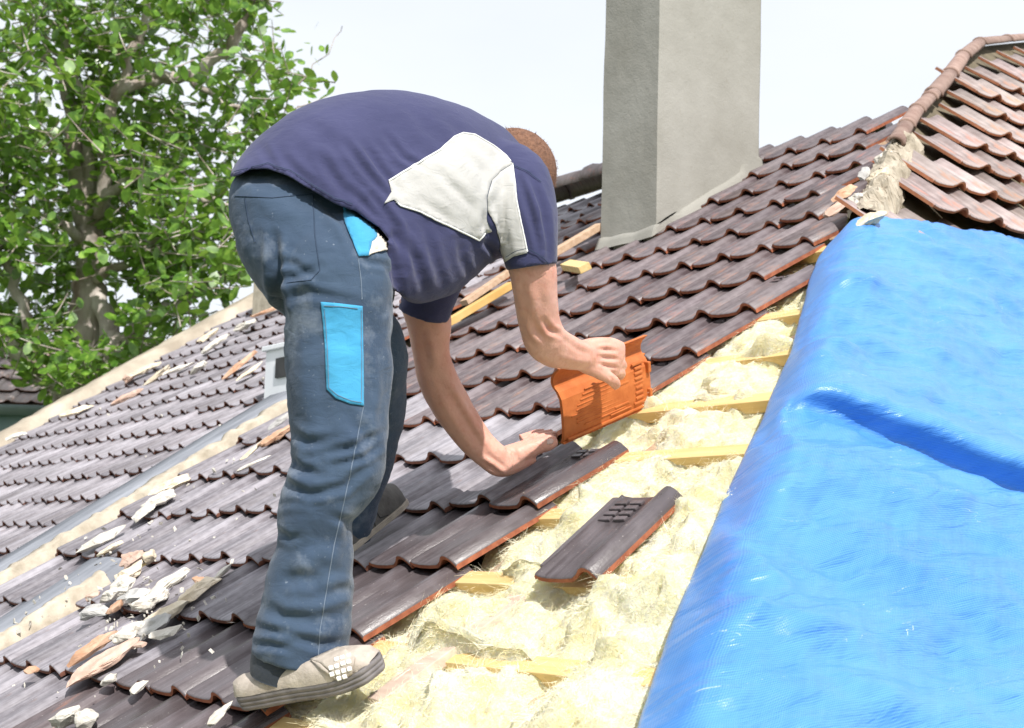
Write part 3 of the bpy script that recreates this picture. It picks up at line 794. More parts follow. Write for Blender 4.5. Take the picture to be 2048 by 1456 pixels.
# materials
SK = Mat('skin', .48, .4)
_c = SK.mix(SK.rng(SK.noise(11, 4), .3, .7), (.64, .32, .24), (.74, .425, .335))
_c = SK.mix(SK.rng(SK.noise(45, 3), .55, .72, 0, .4), _c, (.56, .22, .155))
SK.color(_c); SK.bump(SK.noise(160, 3), .0009); SK.bump(SK.noise(38, 3), .002)
SK.b.inputs['Subsurface Weight'].default_value = .18; SK.b.inputs['Subsurface Radius'].default_value = (.012, .004, .002); SK.b.inputs['Subsurface Scale'].default_value = 1.0
def cloth(name, a, b, rough=.85, weave=.0004, dust=None, sheen=.15):
    M = Mat(name, rough, .2); c = M.mix(M.rng(M.noise(7, 5), .3, .7), a, b)
    if dust:
        c = M.mix(M.rng(M.noise(9, 6, rough=.7), .52, .75, 0, .55), c, dust)
        c = M.mix(M.rng(M.noise(110, 2), .70, .76, 0, .5), c, dust)
    M.color(c); M.bump(M.noise(900, 2), weave); M.bump(M.noise(24, 5, stretch=(1, 1, 1.8), dist=1.2), .0022)
    M.b.inputs['Sheen Weight'].default_value = sheen; return M.m
M_SHIRT = cloth('navy_jersey', (.040, .043, .102), (.052, .055, .126), .88)
M_PANEL = cloth('light_grey_jersey', (.45, .44, .425), (.52, .51, .495), .85)
M_PIPE = cloth('white_piping', (.78, .78, .76), (.85, .85, .83), .8)
M_JEAN = cloth('slate_work_cotton', (.035, .058, .100), (.055, .087, .138), .88, .0006, (.26, .30, .36))
M_SEAM = simple('dark_seam', (.035, .055, .09), (.05, .07, .11), 30, .9, .1, 0)
M_STITCH = simple('pale_seam', (.14, .18, .24), (.18, .22, .28), 30, .9, .1, 0)
M_BLUE = cloth('bright_blue_cotton', (.045, .28, .50), (.065, .34, .57), .8, .0005)
M_LINE = cloth('beige_pocket_lining', (.58, .50, .42), (.72, .65, .57), .9)
M_HAIR = simple('short_brown_hair', (.13, .06, .035), (.24, .12, .07), 90, .65, .35, .004, 300)
M_BAND = cloth('dark_hem_band', (.025, .032, .045), (.04, .05, .065), .9)

# --- skin: one continuous body
Zn = 3.5
arm_n = limb([(1030, 430, 3.50, 50, .052), (1061, 520, 3.49, 49, .052), (1071, 590, 3.52, 44, .048), (1078, 645, 3.56, 42, .045), (1098, 688, 3.60, 43, .043), (1140, 705, 3.69, 34, .037), (1172, 712, 3.76, 30, .027)])
palm_n = limb([(1160, 710, 3.74, 30, .026), (1185, 713, 3.785, 38, .026), (1212, 718, 3.83, 45, .025), (1234, 724, 3.872, 42, .019)], ex=.8)
fing_n = []
for i, (x, y) in enumerate([(1226, 692), (1233, 710), (1236, 727), (1233, 744)]):
    fing_n.append(limb([(x - 14, y, 3.85, 12, .012), (x + 2, y, 3.885, 11.5, .0115), (x + 9, y + 4, 3.925, 10.5, .0105), (x + 3, y + 9, 3.955, 9.5, .0095), (x - 9, y + 14, 3.962, 8.5, .0085), (x - 17, y + 16, 3.955, 7, .007)], 4, 12))
thumb_n = limb([(1178, 730, 3.765, 17, .016), (1200, 745, 3.785, 14.5, .014), (1217, 755, 3.80, 13, .0125), (1229, 765, 3.82, 12, .011), (1234, 775, 3.838, 9, .008)], 4, 12)
el_n = blob(un(1080, 672, 3.575), .036)
arm_f = limb([(846, 590, 3.83, 50, .052), (858, 645, 3.85, 45, .047), (862, 700, 3.87, 37, .043), (872, 748, 3.89, 39, .043), (893, 795, 3.905, 40, .042), (925, 846, 3.92, 37, .039), (957, 888, 3.925, 33, .033), (988, 917, 3.925, 31, .027)])
palm_f = limb([(985, 915, 3.925, 31, .027), (1006, 924, 3.935, 31, .024), (1034, 914, 3.95, 29, .021), (1062, 901, 3.965, 25, .016)], ex=.85)
fing_f = [limb([(1034, 910, 3.940, 18, .017), (1060, 899, 3.950, 17, .016), (1082, 891, 3.958, 15.5, .0145), (1101, 885, 3.966, 15, .0135), (1114, 881, 3.974, 9, .009)], 4, 12)]
for i in range(4):
    x0, y0, z0 = 1052 - i * 4, 893 - i * 5, 3.972 + i * .022
    L = (58, 66, 62, 50)[i]
    fing_f.append(limb([(x0, y0, z0, 10, .010), (x0 + L * .4, y0 - L * .14, z0 + .014, 9.5, .0095), (x0 + L * .75, y0 - L * .24, z0 + .024, 9, .009), (x0 + L, y0 - L * .29, z0 + .030, 7.5, .0075)], 4, 12))
HC = un(1031, 338, 3.86)
hx = np.array([RW[0] * .8 + RW[1] * .45 + RW[2] * .38]); hx = hx[0] / np.linalg.norm(hx[0])      # crown direction
hf = np.array([.1, .35, -.93]); hf -= hx * (hf @ hx); hf /= np.linalg.norm(hf); hs = np.cross(hx, hf)   # face points down to the roof
head = [blob(HC, .098, [hs * .80, hf * .98, hx * 1.0]), blob(HC - hx * .055 + hf * .045, .062, [hs * .8, hf * .9, hx * 1.1]),
        blob(HC - hx * .025 + hf * .104, .016, [hs * .8, hf * 1.1, hx * 1.5]), blob(HC - hx * .075 + hf * .088, .020, [hs * 1.3, hf * .6, hx * .5])]
for sgn in (-1, 1):
    head.append(blob(HC - hx * .015 + hs * sgn * .080 - hf * .005, .030, [hs * .35, hf * .6, hx * 1.0]))
    head.append(blob(HC + hf * .082 + hs * sgn * .032, .014, [hs * 1.2, hf * .6, hx * .6]))
neck = limb([(960, 400, 3.72, 62, .06), (1000, 372, 3.79, 60, .06), (1030, 350, 3.85, 55, .055)])
core = limb([(640, 470, 3.38, 80, .09), (720, 390, 3.44, 95, .11), (860, 350, 3.52, 115, .16), (980, 370, 3.64, 90, .15), (1010, 380, 3.7, 60, .10)])
sh_f = limb([(960, 380, 3.66, 60, .07), (880, 470, 3.78, 52, .06), (846, 590, 3.83, 48, .052)])
sh_n = limb([(960, 390, 3.60, 60, .07), (1015, 385, 3.53, 55, .06), (1035, 440, 3.50, 48, .05)])
leg_n = limb([(650, 470, 3.34, 60, .06), (674, 600, 3.23, 62, .06), (678, 800, 3.2, 56, .055), (672, 920, 3.18, 50, .05), (625, 1100, 3.17, 52, .052), (590, 1335, 3.175, 40, .04)])
leg_f = limb([(620, 470, 3.48, 60, .06), (690, 640, 3.64, 52, .055), (744, 780, 3.785, 40, .045), (732, 930, 3.92, 34, .04), (705, 1066, 3.99, 34, .036)])
BV, BF = fused([arm_n, palm_n, thumb_n, el_n, arm_f, palm_f, neck, core, sh_f, sh_n, leg_n, leg_f] + fing_n + fing_f + head, .0042, 3, 'body')
S_B = [([(1012, 898), (1022, 915), (1020, 938)], 2.2, .0022), ([(1019, 896), (1029, 912), (1027, 932)], 2.0, .0016), ([(966, 915), (990, 930), (1008, 944)], 5, -.004), ([(905, 770), (950, 850), (985, 905)], 6, -.0028), ([(880, 760), (925, 840), (962, 895)], 9, .0025),
       ([(1090, 872), (1096, 880), (1098, 890)], 2, .0014), ([(1078, 877), (1083, 885), (1085, 896)], 2, .0014), ([(1120, 660), (1160, 690), (1185, 700)], 6, -.003), ([(1120, 725), (1160, 735), (1185, 735)], 7, .003), ([(1182, 686), (1186, 705), (1184, 735)], 3, .002),
       ([(1195, 692), (1225, 690)], 3.5, -.0032), ([(1195, 706), (1230, 708)], 3.5, -.0032), ([(1195, 722), (1232, 726)], 3.5, -.003), ([(1205, 699), (1236, 701)], 3, .0028), ([(1205, 715), (1238, 718)], 3, .0028), ([(1205, 731), (1236, 736)], 3, .0028),
       ([(1050, 640), (1062, 668), (1082, 690)], 7, -.004), ([(1088, 640), (1100, 660), (1118, 668)], 6, .005), ([(1060, 560), (1066, 600), (1070, 640)], 10, -.003), ([(840, 660), (850, 700), (858, 740)], 9, .003), ([(1218, 752), (1224, 760)], 2.5, .0016)]
BV = folds(BV, BF, S_B, .0016, (14, 14, 14), 4.0)
man = mesh_obj('person', BV, BF, SK.m, None, smooth=True)
props(man, 'roofer in navy shirt and slate work trousers bent double, setting an orange tile', 'person')
body_bvh = bvh_of(BV, BF)
for (pl_) in ([(1093, 879), (1103, 877), (1108, 882), (1104, 888), (1094, 889)], ):
    patch('thumb_nail', pl_, body_bvh, .0006, simple('finger_nail', (.66, .46, .40), (.72, .54, .48), 40, .35, .5, 0), man, step=3, thick=.0008, dense=3)
# hair cap
V, F = blob(HC + hx * .004 - hf * .004, .1035, [hs * .80, hf * .97, hx * 1.0], 24)
V = np.array(V); keep = lambda p: (p - HC) @ hx > -.082 + .6 * max(0, (p - HC) @ hf) and not ((p - HC) @ hf > .075)
F = [f for f in F if all(keep(V[i]) for i in f)]
V = V + vnormals(V, F) * (fbm(V, 90, 2, 3)[:, None] * .0015)
hair = mesh_obj('hair', V, F, M_HAIR, man, smooth=True); m_ = hair.modifiers.new('thickness', 'SOLIDIFY'); m_.thickness = .004
HV, HF = [], []
rh = random.Random(3)
for _ in range(2600):
    f_ = F[rh.randrange(len(F))]; p = sum(V[i] for i in f_) / 4 + np.array([rh.gauss(0, .003) for _ in range(3)])
    d = (p - HC) / np.linalg.norm(p - HC) * .8 + hf * .5 - hx * .25 + np.array([rh.gauss(0, .25) for _ in range(3)]); d /= np.linalg.norm(d)
    s_ = np.cross(d, p - CAM); s_ /= np.linalg.norm(s_); L = rh.uniform(.006, .012); b = len(HV)
    HV += [p - s_ * .0005, p + s_ * .0005, p + d * L]; HF.append((b, b + 1, b + 2))
hs_o = mesh_obj('hair_strands', HV, HF, M_HAIR, hair); hs_o['kind'] = 'stuff'

# --- trousers
pel = chord_loft([(560, 600, 775, 615, 3.30, .13), (516, 560, 785, 602, 3.30, .155), (482, 505, 787, 585, 3.31, .17), (468, 450, 788, 560, 3.32, .175), (465, 405, 788, 540, 3.33, .175), (468, 366, 786, 515, 3.34, .17), (490, 345, 780, 490, 3.36, .16), (540, 330, 770, 460, 3.38, .14)])
tl_n = limb([(664, 500, 3.28, 100, .10), (664, 530, 3.24, 118, .11), (670, 575, 3.22, 114, .112), (675, 640, 3.21, 108, .108), (676, 720, 3.2, 106, .103), (678, 800, 3.19, 101, .10), (680, 880, 3.18, 96, .098), (672, 935, 3.175, 96, .098),
               (655, 975, 3.17, 88, .095), (634, 1020, 3.17, 74, .09), (632, 1083, 3.17, 75, .085), (626, 1141, 3.17, 84, .088), (615, 1224, 3.17, 91, .092), (608, 1272, 3.17, 93, .095), (600, 1312, 3.17, 96, .097), (597, 1326, 3.17, 92, .094)], ex=.92)
tl_f = limb([(570, 440, 3.50, 100, .12), (590, 500, 3.52, 105, .12), (625, 560, 3.56, 95, .11), (690, 640, 3.64, 84, .10), (738, 700, 3.70, 77, .092), (748, 780, 3.78, 66, .082), (744, 860, 3.86, 57, .075), (728, 940, 3.92, 52, .072), (708, 1010, 3.97, 50, .072), (695, 1062, 4.0, 50, .074)], ex=.92)
TV, TF = fused([pel, tl_n, tl_f], .0062, 4, 'trousers')
S_T = [([(548, 470), (556, 560), (566, 640)], 9, .014), ([(560, 560), (600, 552), (640, 535)], 8, .006), ([(545, 520), (590, 530), (640, 560)], 7, .004),
       ([(640, 400), (690, 445), (715, 500)], 9, .008), ([(565, 600), (620, 585), (700, 600)], 8, .005), ([(720, 520), (770, 530), (785, 560)], 6, .006),
       ([(578, 862), (612, 884), (668, 882)], 9, .007), ([(640, 905), (700, 898), (768, 866)], 8, .007), ([(574, 920), (600, 940), (640, 948)], 9, .010), ([(668, 930), (724, 915), (768, 884)], 7, .006),
       ([(566, 968), (620, 990), (690, 972), (735, 930)], 8, .009), ([(560, 1012), (590, 1004), (640, 1012)], 6, .004), ([(555, 1060), (580, 1078), (604, 1072)], 7, .006), ([(600, 1130), (640, 1110), (690, 1112)], 16, -.008),
       ([(690, 830), (740, 880), (750, 930)], 12, .006),
       ([(560, 1160), (600, 1155), (640, 1165)], 12, .009), ([(640, 1190), (680, 1180), (706, 1180)], 10, .008), ([(530, 1215), (570, 1235), (630, 1240), (690, 1225)], 12, .012), ([(525, 1255), (560, 1262), (590, 1262)], 8, .008),
       ([(590, 1275), (640, 1290), (695, 1285)], 9, .009), ([(510, 1290), (545, 1290), (580, 1300)], 7, .008), ([(760, 700), (772, 780), (760, 860)], 8, .005), ([(660, 1030), (690, 1040), (700, 1080)], 8, .005),
       ([(640, 700), (645, 800), (660, 860)], 16, .004), ([(600, 640), (605, 760), (615, 860)], 20, -.004), ([(620, 1100), (600, 1180), (570, 1260)], 16, -.006), ([(690, 1000), (670, 1090), (655, 1200)], 12, -.004)]
S_T = [(p, w_ * 1.15, d_ * (.72 if q > 9 else 1)) for q, (p, w_, d_) in enumerate(S_T)]
TV = folds(TV, TF, S_T, .0075, (6, 6, 9), 2.0)
trou = mesh_obj('trousers', TV, TF, M_JEAN, man, smooth=True); tb = bvh_of(TV, TF)
patch('leg_patch', [(642, 604), (684, 608), (724, 612), (726, 710), (727, 812), (700, 808), (672, 797), (654, 779), (650, 690)], tb, .002, M_BLUE, trou)
seam('stitching', [[(648, 611), (684, 614), (719, 618)], [(721, 620), (722, 710), (722, 806)], [(722, 806), (701, 802), (675, 791), (659, 776), (655, 690), (648, 612)]], tb, .0007, M_STITCH, trou, .0042)
patch('pocket', [(685, 414), (702, 417), (740, 437), (757, 455), (752, 462), (752, 476), (742, 486), (736, 511), (716, 514), (706, 488), (692, 452)], tb, .003, M_BLUE, trou)
lin = patch('pocket_lining', [(757, 455), (772, 466), (784, 486), (781, 498), (760, 504), (736, 511), (742, 486), (752, 476), (752, 462)], tb, .004, M_LINE, trou, step=4)
for v in lin.data.vertices: v.co += v.normal * (.005 * noise.noise(v.co * 90))
seam('stitching', [[(470, 392), (545, 396), (625, 388), (630, 472), (640, 541), (622, 560), (568, 567)], [(490, 396), (497, 440), (512, 490)]], tb, .0012, M_SEAM, trou)
seam('stitching', [[(716, 516), (722, 560), (724, 604)], [(727, 812), (700, 950), (668, 1090), (640, 1260), (636, 1318)], [(646, 612), (722, 620)], [(652, 690), (655, 776)]], tb, .0011, M_STITCH, trou)
hem = limb([(590, 1300, 3.172, 86, .082), (582, 1330, 3.175, 82, .080), (578, 1352, 3.178, 78, .078)], ex=.92)
mesh_obj('hem_band', hem[0], hem[1], M_BAND, trou, smooth=True)

# --- shirt
tor = chord_loft([(462, 385, 800, 585, 3.325, .205), (467, 347, 815, 600, 3.33, .210), (500, 297, 835, 607, 3.36, .20), (560, 243, 862, 604, 3.39, .205), (640, 203, 905, 588, 3.43, .21), (720, 186, 945, 557, 3.48, .215), (800, 184, 975, 530, 3.52, .215), (880, 199, 1000, 518, 3.56, .215), (950, 224, 1030, 500, 3.61, .20), (1008, 256, 1056, 480, 3.66, .17), (1048, 298, 1070, 460, 3.70, .12), (1068, 340, 1076, 430, 3.73, .06)])
slv_n = limb([(985, 360, 3.56, 78, .10), (1018, 372, 3.53, 86, .10), (1044, 430, 3.50, 70, .088), (1058, 490, 3.49, 58, .078), (1064, 536, 3.49, 52, .072)], ex=.92)
slv_f = limb([(905, 470, 3.76, 70, .09), (878, 540, 3.81, 58, .08), (856, 600, 3.835, 52, .072), (848, 628, 3.845, 50, .07)], ex=.92)
collar = limb([(1000, 345, 3.76, 66, .068), (1022, 330, 3.80, 62, .066)])
SV, SF = fused([tor, slv_n, slv_f, collar], .0062, 4, 'shirt')
S_S = [([(690, 285), (720, 330), (775, 392)], 8, .006), ([(728, 290), (760, 340), (800, 385)], 8, .006), ([(640, 310), (665, 350), (700, 400)], 10, .006), ([(770, 270), (805, 315), (850, 340)], 7, .005), ([(745, 395), (790, 455), (805, 540)], 9, .010),
       ([(700, 380), (760, 440), (790, 480)], 8, .008), ([(560, 310), (600, 350), (640, 385)], 10, .005), ([(520, 290), (540, 320), (560, 345)], 9, .003), ([(840, 400), (890, 430), (905, 450)], 9, .005), ([(870, 340), (920, 390), (950, 420)], 9, .005),
       ([(930, 300), (960, 340), (968, 380)], 10, .004), ([(985, 390), (992, 440), (1008, 510)], 7, .007), ([(1004, 400), (1012, 460), (1024, 515)], 6, .005), ([(1040, 360), (1062, 430), (1080, 500)], 7, .007), ([(1060, 350), (1085, 420), (1100, 520)], 7, .006),
       ([(975, 400), (968, 450), (985, 500)], 9, .009), ([(960, 480), (985, 500), (1000, 520)], 8, .009), ([(800, 470), (830, 520), (850, 590)], 10, .007), ([(850, 450), (870, 520), (890, 580)], 9, .004), ([(920, 480), (925, 520), (940, 556)], 8, .004), ([(770, 480), (790, 540), (800, 600)], 9, .008),
       ([(820, 215), (850, 255), (900, 290)], 14, .003), ([(610, 240), (650, 280), (690, 300)], 16, .003), ([(905, 250), (950, 290), (985, 320)], 10, .003)]
SV = folds(SV, SF, S_S, .0055, (5, 5, 5), 6.0)
# cut the cloth open at the hem: drop faces below the hem line so the trousers show
HEM = [(440, 352), (470, 352), (500, 337), (535, 336), (580, 352), (622, 378), (670, 407), (711, 422), (759, 453), (779, 477), (774, 505), (768, 540), (762, 592), (760, 660)]
Qs, Zs = pj(SV)
def hem_side(q):
    best, sg, tt = poly_dist(q, HEM); return best * sg
hd_ = hem_side(Qs); ref = hem_side(np.array([[800., 300.]]))[0]
keepv = (hd_ * np.sign(ref) > 0) | (Qs[:, 0] > 792)
k2 = [f for f in SF if all(keepv[i] for i in f)]
k2 = [f for f in k2]
used = sorted({i for f in k2 for i in f}); mp_ = {v: i for i, v in enumerate(used)}
SV2 = SV[used]; SF2 = [tuple(mp_[i] for i in f) for f in k2]
# draw the cut edge onto the hem line
ec = {}
for f in SF2:
    for i in range(len(f)):
        e_ = tuple(sorted((f[i], f[(i + 1) % len(f)]))); ec[e_] = ec.get(e_, 0) + 1
bvs = sorted({i for e_, k in ec.items() if k == 1 for i in e_})
Qb, Zb = pj(SV2)
for i in bvs:
    q = Qb[i]; best = None
    for A_, B_ in zip(HEM[:-1], HEM[1:]):
        A_, B_ = np.array(A_, float), np.array(B_, float); t_ = np.clip(((q - A_) @ (B_ - A_)) / ((B_ - A_) @ (B_ - A_)), 0, 1); c_ = A_ + t_ * (B_ - A_)
        if best is None or np.hypot(*(c_ - q)) < best[0]: best = (np.hypot(*(c_ - q)), c_)
    if best[0] < 14: SV2[i] = un(best[1][0], best[1][1], Zb[i])
shirt = mesh_obj('shirt', SV2, SF2, M_SHIRT, man, smooth=True); sb = bvh_of(SV2, SF2)
m_ = shirt.modifiers.new('thickness', 'SOLIDIFY'); m_.thickness = .003; m_.offset = -1
PANEL = [(776, 363), (826, 332), (880, 300), (908, 275), (926, 267), (948, 270), (985, 292), (1012, 312), (1025, 328), (1000, 345), (982, 362), (972, 395), (974, 440), (984, 462), (968, 468), (957, 480), (920, 463), (880, 445), (840, 424), (800, 412), (787, 400), (768, 408), (782, 384)]
patch('side_panel', PANEL, sb, .0018, M_PANEL, shirt, step=7)
SLV = [(1025, 328), (1034, 400), (1044, 450), (1055, 506), (1030, 512), (1011, 524), (1000, 490), (990, 450), (974, 420), (972, 395), (982, 362), (1000, 345)]
patch('sleeve_panel', SLV, sb, .0024, M_PANEL, shirt, step=6)
seam('piping', [PANEL[:9], PANEL[14:21], [(1025, 328), (1034, 400), (1044, 450), (1056, 508)]], sb, .0022, M_PIPE, shirt, .003)
seam('stitching', [[(1000, 345), (1024, 330), (1056, 345), (1085, 368)], [(982, 362), (972, 395), (974, 440), (984, 462)], [(1014, 514), (1032, 502), (1055, 496), (1085, 515), (1110, 545)], [(470, 345), (535, 328), (580, 343), (622, 368), (670, 397), (711, 411)]], sb, .0008, M_SEAM, shirt, .0035)
# ------------------------------------------------------------------ shoes (parts of the person)
def shoe(heel, toe, upn, wdt, h_heel, h_toe, mats, parent, toe_curl=0.0, sole_k=1.0):
    heel, toe = np.asarray(heel), np.asarray(toe); x = toe - heel; L = np.linalg.norm(x); x = x / L
    up = np.asarray(upn, float); up = up - x * (up @ x); up /= np.linalg.norm(up); y = np.cross(up, x)
    foot = lambda s: np.interp(s, [0, .02, .08, .2, .35, .5, .65, .8, .92, .98, 1], [.30, .55, .74, .80, .80, .86, .98, 1.0, .80, .5, .2])
    lift = lambda s: toe_curl * max(0, (s - .62) / .38) ** 2
    S = [0, .006, .02, .05, .1, .18, .28, .4, .52, .64, .75, .85, .92, .97, .994, 1]
    n = 20
    def P(s, ly, z): return heel + x * (s * L) + y * ly + up * (z + lift(s))
    # sole with three grooves
    V = []
    sk = sole_k
    lev = [(0, .90), (.004, 1.0), (.012, 1.02), (.0135, .985), (.015, 1.02), (.022, 1.03), (.0235, .99), (.025, 1.03), (.033, 1.02), (.036, .97)]
    ring = []
    m = 64
    for k in range(m):
        a = 2 * math.pi * k / m; s = .5 + .5 * math.cos(a) ; ww = foot(s) * wdt / 2
        ring.append((s, math.sin(a) / max(abs(math.sin(a)), .25) * ww if abs(math.sin(a)) < .25 else np.sign(math.sin(a)) * ww))
    ring = [(s, (wdt / 2) * foot(s) * np.sign(math.sin(2 * math.pi * k / m)) * min(1, abs(math.sin(2 * math.pi * k / m)) * 2.2)) for k, (s, _) in enumerate(ring)]
    for (z, e) in lev:
        for (s, ly) in ring: V.append(P(.5 + (s - .5) * (1 + (e - 1) * .35), ly * e, z * sk))
    F = grid_faces(len(lev), m, True) + [tuple(range(m))[::-1], tuple(range((len(lev) - 1) * m, len(lev) * m))]
    mesh_obj('sole', V, F, mats[1], parent, smooth=True)
    # upper
    top = lambda s: np.interp(s, [0, .05, .2, .36, .48, .6, .72, .84, .93, 1], [h_heel * .92, h_heel, h_heel * .98, h_heel * 1.12, h_heel * 1.32, h_heel * 1.14, h_toe * 1.24, h_toe * 1.10, h_toe * .95, h_toe * .5])
    V = []
    for s in S:
        ww = foot(s) * wdt / 2 * .97; tz = top(s)
        for k in range(n + 1):
            a = math.pi * k / n; ca, sa = math.cos(a), math.sin(a)
            q = P(.012 + s * .976, ww * np.sign(ca) * abs(ca) ** .55 * (1 - .18 * sa * (s < .55)), .034 * sk + (tz - .034 * sk) * sa ** .8)
            V.append(q)
    F = grid_faces(len(S), n + 1)
    V = np.array(V); N_ = vnormals(V, F); V = V + N_ * (fbm(V, 26, 3, 4)[:, None] * .003)
    o = mesh_obj('shoe_upper', V, F, mats[0], parent, smooth=True)
    return o, P, top, foot
M_SUEDE = Mat('dusty_suede', .9, .15)
_c = M_SUEDE.mix(M_SUEDE.rng(M_SUEDE.noise(16, 5), .35, .68), (.33, .285, .245), (.56, .50, .43))
_c = M_SUEDE.mix(M_SUEDE.rng(M_SUEDE.noise(30, 4), .58, .75, 0, .6), _c, (.66, .60, .52)); M_SUEDE.color(_c).bump(M_SUEDE.noise(300, 3), .001).bump(M_SUEDE.noise(40, 4), .003); M_SUEDE = M_SUEDE.m
M_RUB = simple('grey_rubber_sole', (.135, .125, .13), (.22, .205, .21), 30, .75, .3, .0008, 200)
M_RUB2 = simple('pale_rubber_sole', (.36, .32, .27), (.50, .45, .38), 30, .8, .3, .0008)
M_DKS = simple('dark_scuffed_leather', (.075, .072, .068), (.16, .155, .145), 22, .65, .35, .0015, 120)
h0_, t0_ = on_m(488, 1408, .004), on_m(776, 1350, -.012)
up0, P0, top0, foot0 = shoe(h0_, t0_, NM * .9 + np.array([0, -.25, .4]),   .108, .063, .058, (M_SUEDE, M_RUB), man, .012)
up0['label'] = 'dusty beige suede shoe upper'
ub = up0.data
ubv = BVHTree.FromPolygons([v.co.copy() for v in ub.vertices], [tuple(p.vertices) for p in ub.polygons])
patch('shoe_tongue', [(622, 1322), (678, 1298), (690, 1300), (712, 1318), (706, 1346), (690, 1366), (662, 1342), (645, 1330)], ubv, .003, M_SUEDE, man, step=5, thick=.003)
patch('shoe_flap', [(622, 1322), (645, 1330), (662, 1344), (684, 1362), (716, 1352), (726, 1344), (722, 1356), (688, 1366), (660, 1350), (640, 1337)], ubv, .002, M_SUEDE, man, step=5, thick=.003)
lq = []
for i in range(4):
    for j in range(4):
        cx_, cy_ = 664 + i * 11.5 + j * 1.5, 1326 + j * 10.5 - i * 3.5
        if (i, j) in ((0, 3), (3, 3), (0, 0)): continue
        h = ubv.ray_cast(Vector(CAM), Vector(ray(cx_, cy_)).normalized())
        if h[0] is None: continue
        p, nn = np.array(h[0]), np.array(h[1]); nn = nn if nn @ (CAM - p) > 0 else -nn
        a_ = un(cx_ + 4.6, cy_ - 1.4, (p - CAM) @ RW[2]) - p; b_ = np.cross(nn, a_)
        v, f = box_vf(p + nn * .006, a_, b_, nn * .0025)
        bo = mesh_obj('lace_bead', v, f, M_PIPE, man); bevel_obj(bo, .0018, 2)
h1_, t1_ = on_m(690, 1108, -.004), on_m(808, 1006, -.002)
xx = (t1_ - h1_) / np.linalg.norm(t1_ - h1_); h1_ = t1_ - xx * .285
up1, P1_, _, _ = shoe(h1_, t1_, NM, .102, .095, .078, (M_DKS, M_RUB2), man, .0, .5)
up1['label'] = 'dark grey scuffed shoe upper'
u1 = up1.data; u1v = BVHTree.FromPolygons([v.co.copy() for v in u1.vertices], [tuple(p.vertices) for p in u1.polygons])
seam('shoe_stitching', [[(738, 1028), (752, 1022), (760, 1036), (776, 1030), (790, 1044)]], u1v, .0012, M_BLACK, man, .001)
seam('shoe_stitching', [[(734, 1050), (748, 1042), (752, 1060), (770, 1052), (784, 1058)]], u1v, .0012, M_BLACK, man, .001)

# ------------------------------------------------------------------ the two single tiles
def full_tile(name, origin_local, P, v_dir, u_hint, mats, label, L=.362, wk=1.06):
    v = np.asarray(v_dir, float); v /= np.linalg.norm(v)
    u = np.asarray(u_hint, float); u = u - v * (u @ v); u /= np.linalg.norm(u); nrm = np.cross(u, v)
    me = tile_mesh(name, mats, TW * wk, .29, L - .29, .004)
    M_ = Matrix((tuple(u), tuple(v), tuple(nrm))).transposed().to_4x4()
    M_ = Matrix.Translation(Vector(P)) @ M_ @ Matrix.Translation(-Vector(origin_local))
    o = bpy.data.objects.new(name, me); link(o); o.matrix_world = M_
    props(o, label, 'roof tile')
    def piece(nm, c, half, mat, bev=.0012):
        vv, ff = box_vf(c, (half[0], 0, 0), (0, half[1], 0), (0, 0, half[2]))
        q = mesh_obj(nm, vv, ff, mat, o); bevel_obj(q, bev, 2); return q
    return o, piece
Ptl = un(1124, 888, 3.975)
zz = min(np.arange(4.0, 4.5, .005), key=lambda z: abs(np.linalg.norm(un(1293, 812, z) - Ptl) - .362))
vh = un(1293, 812, zz) - Ptl
zw = min(np.arange(3.7, 4.3, .005), key=lambda z: abs((un(1112, 745, z) - Ptl) @ vh))
uh = un(1112, 745, zw) - Ptl
held, piece = full_tile('roof_tile', (-.161, 0, -.026), Ptl, vh, uh, [M_TILE_NEW, M_ORANGE], 'clay roof tile held on edge by the worker, its bare orange underside showing')
for k, (u0, vc, vl) in enumerate([(-.128, .165, .085), (-.116, .15, .10), (-.104, .15, .10), (-.092, .14, .11), (-.080, .15, .10), (-.068, .15, .095), (-.056, .16, .09), (-.044, .165, .085), (-.031, .17, .08)]):
    piece('underside_rib', (u0, vc, -.0405), (.0018, vl, .0022), M_ORANGE)
for (u0, v0, hu, hv) in [(-.118, .312, .0045, .017), (-.103, .312, .0045, .017), (-.088, .312, .0045, .015), (-.062, .312, .0045, .017), (-.047, .312, .0045, .017), (-.033, .312, .0045, .015)]:
    piece('underside_lug', (u0, v0, -.043), (hu, hv, .0045), M_ORANGE, .003)
for (u0, v0, hu, hv) in [(-.075, .312, .0035, .022), (-.132, .312, .004, .024), (-.020, .312, .004, .024)]:
    piece('underside_lug', (u0, v0, -.042), (hu, hv, .0035), M_ORANGE, .002)
for (u0, hu) in ((-.118, .016), (-.040, .016)):
    piece('hanging_nib', (u0, .352, -.045), (hu, .006, .010), M_ORANGE, .003)
for (u0, v0, hu, hv) in [(-.134, .23, .002, .045), (-.118, .235, .003, .03), (-.06, .24, .003, .03)]:
    piece('underside_rib', (u0, v0, -.0415), (hu, hv, .003), M_ORANGE)
piece('head_rail', (-.150, .18, -.036), (.004, .17, .006), M_ORANGE, .002)
piece('head_rail', (-.012, .345, -.012), (.003, .03, .010), M_ORANGE, .002)
piece('head_rail', (.036, .345, -.018), (.003, .03, .008), M_ORANGE, .002)
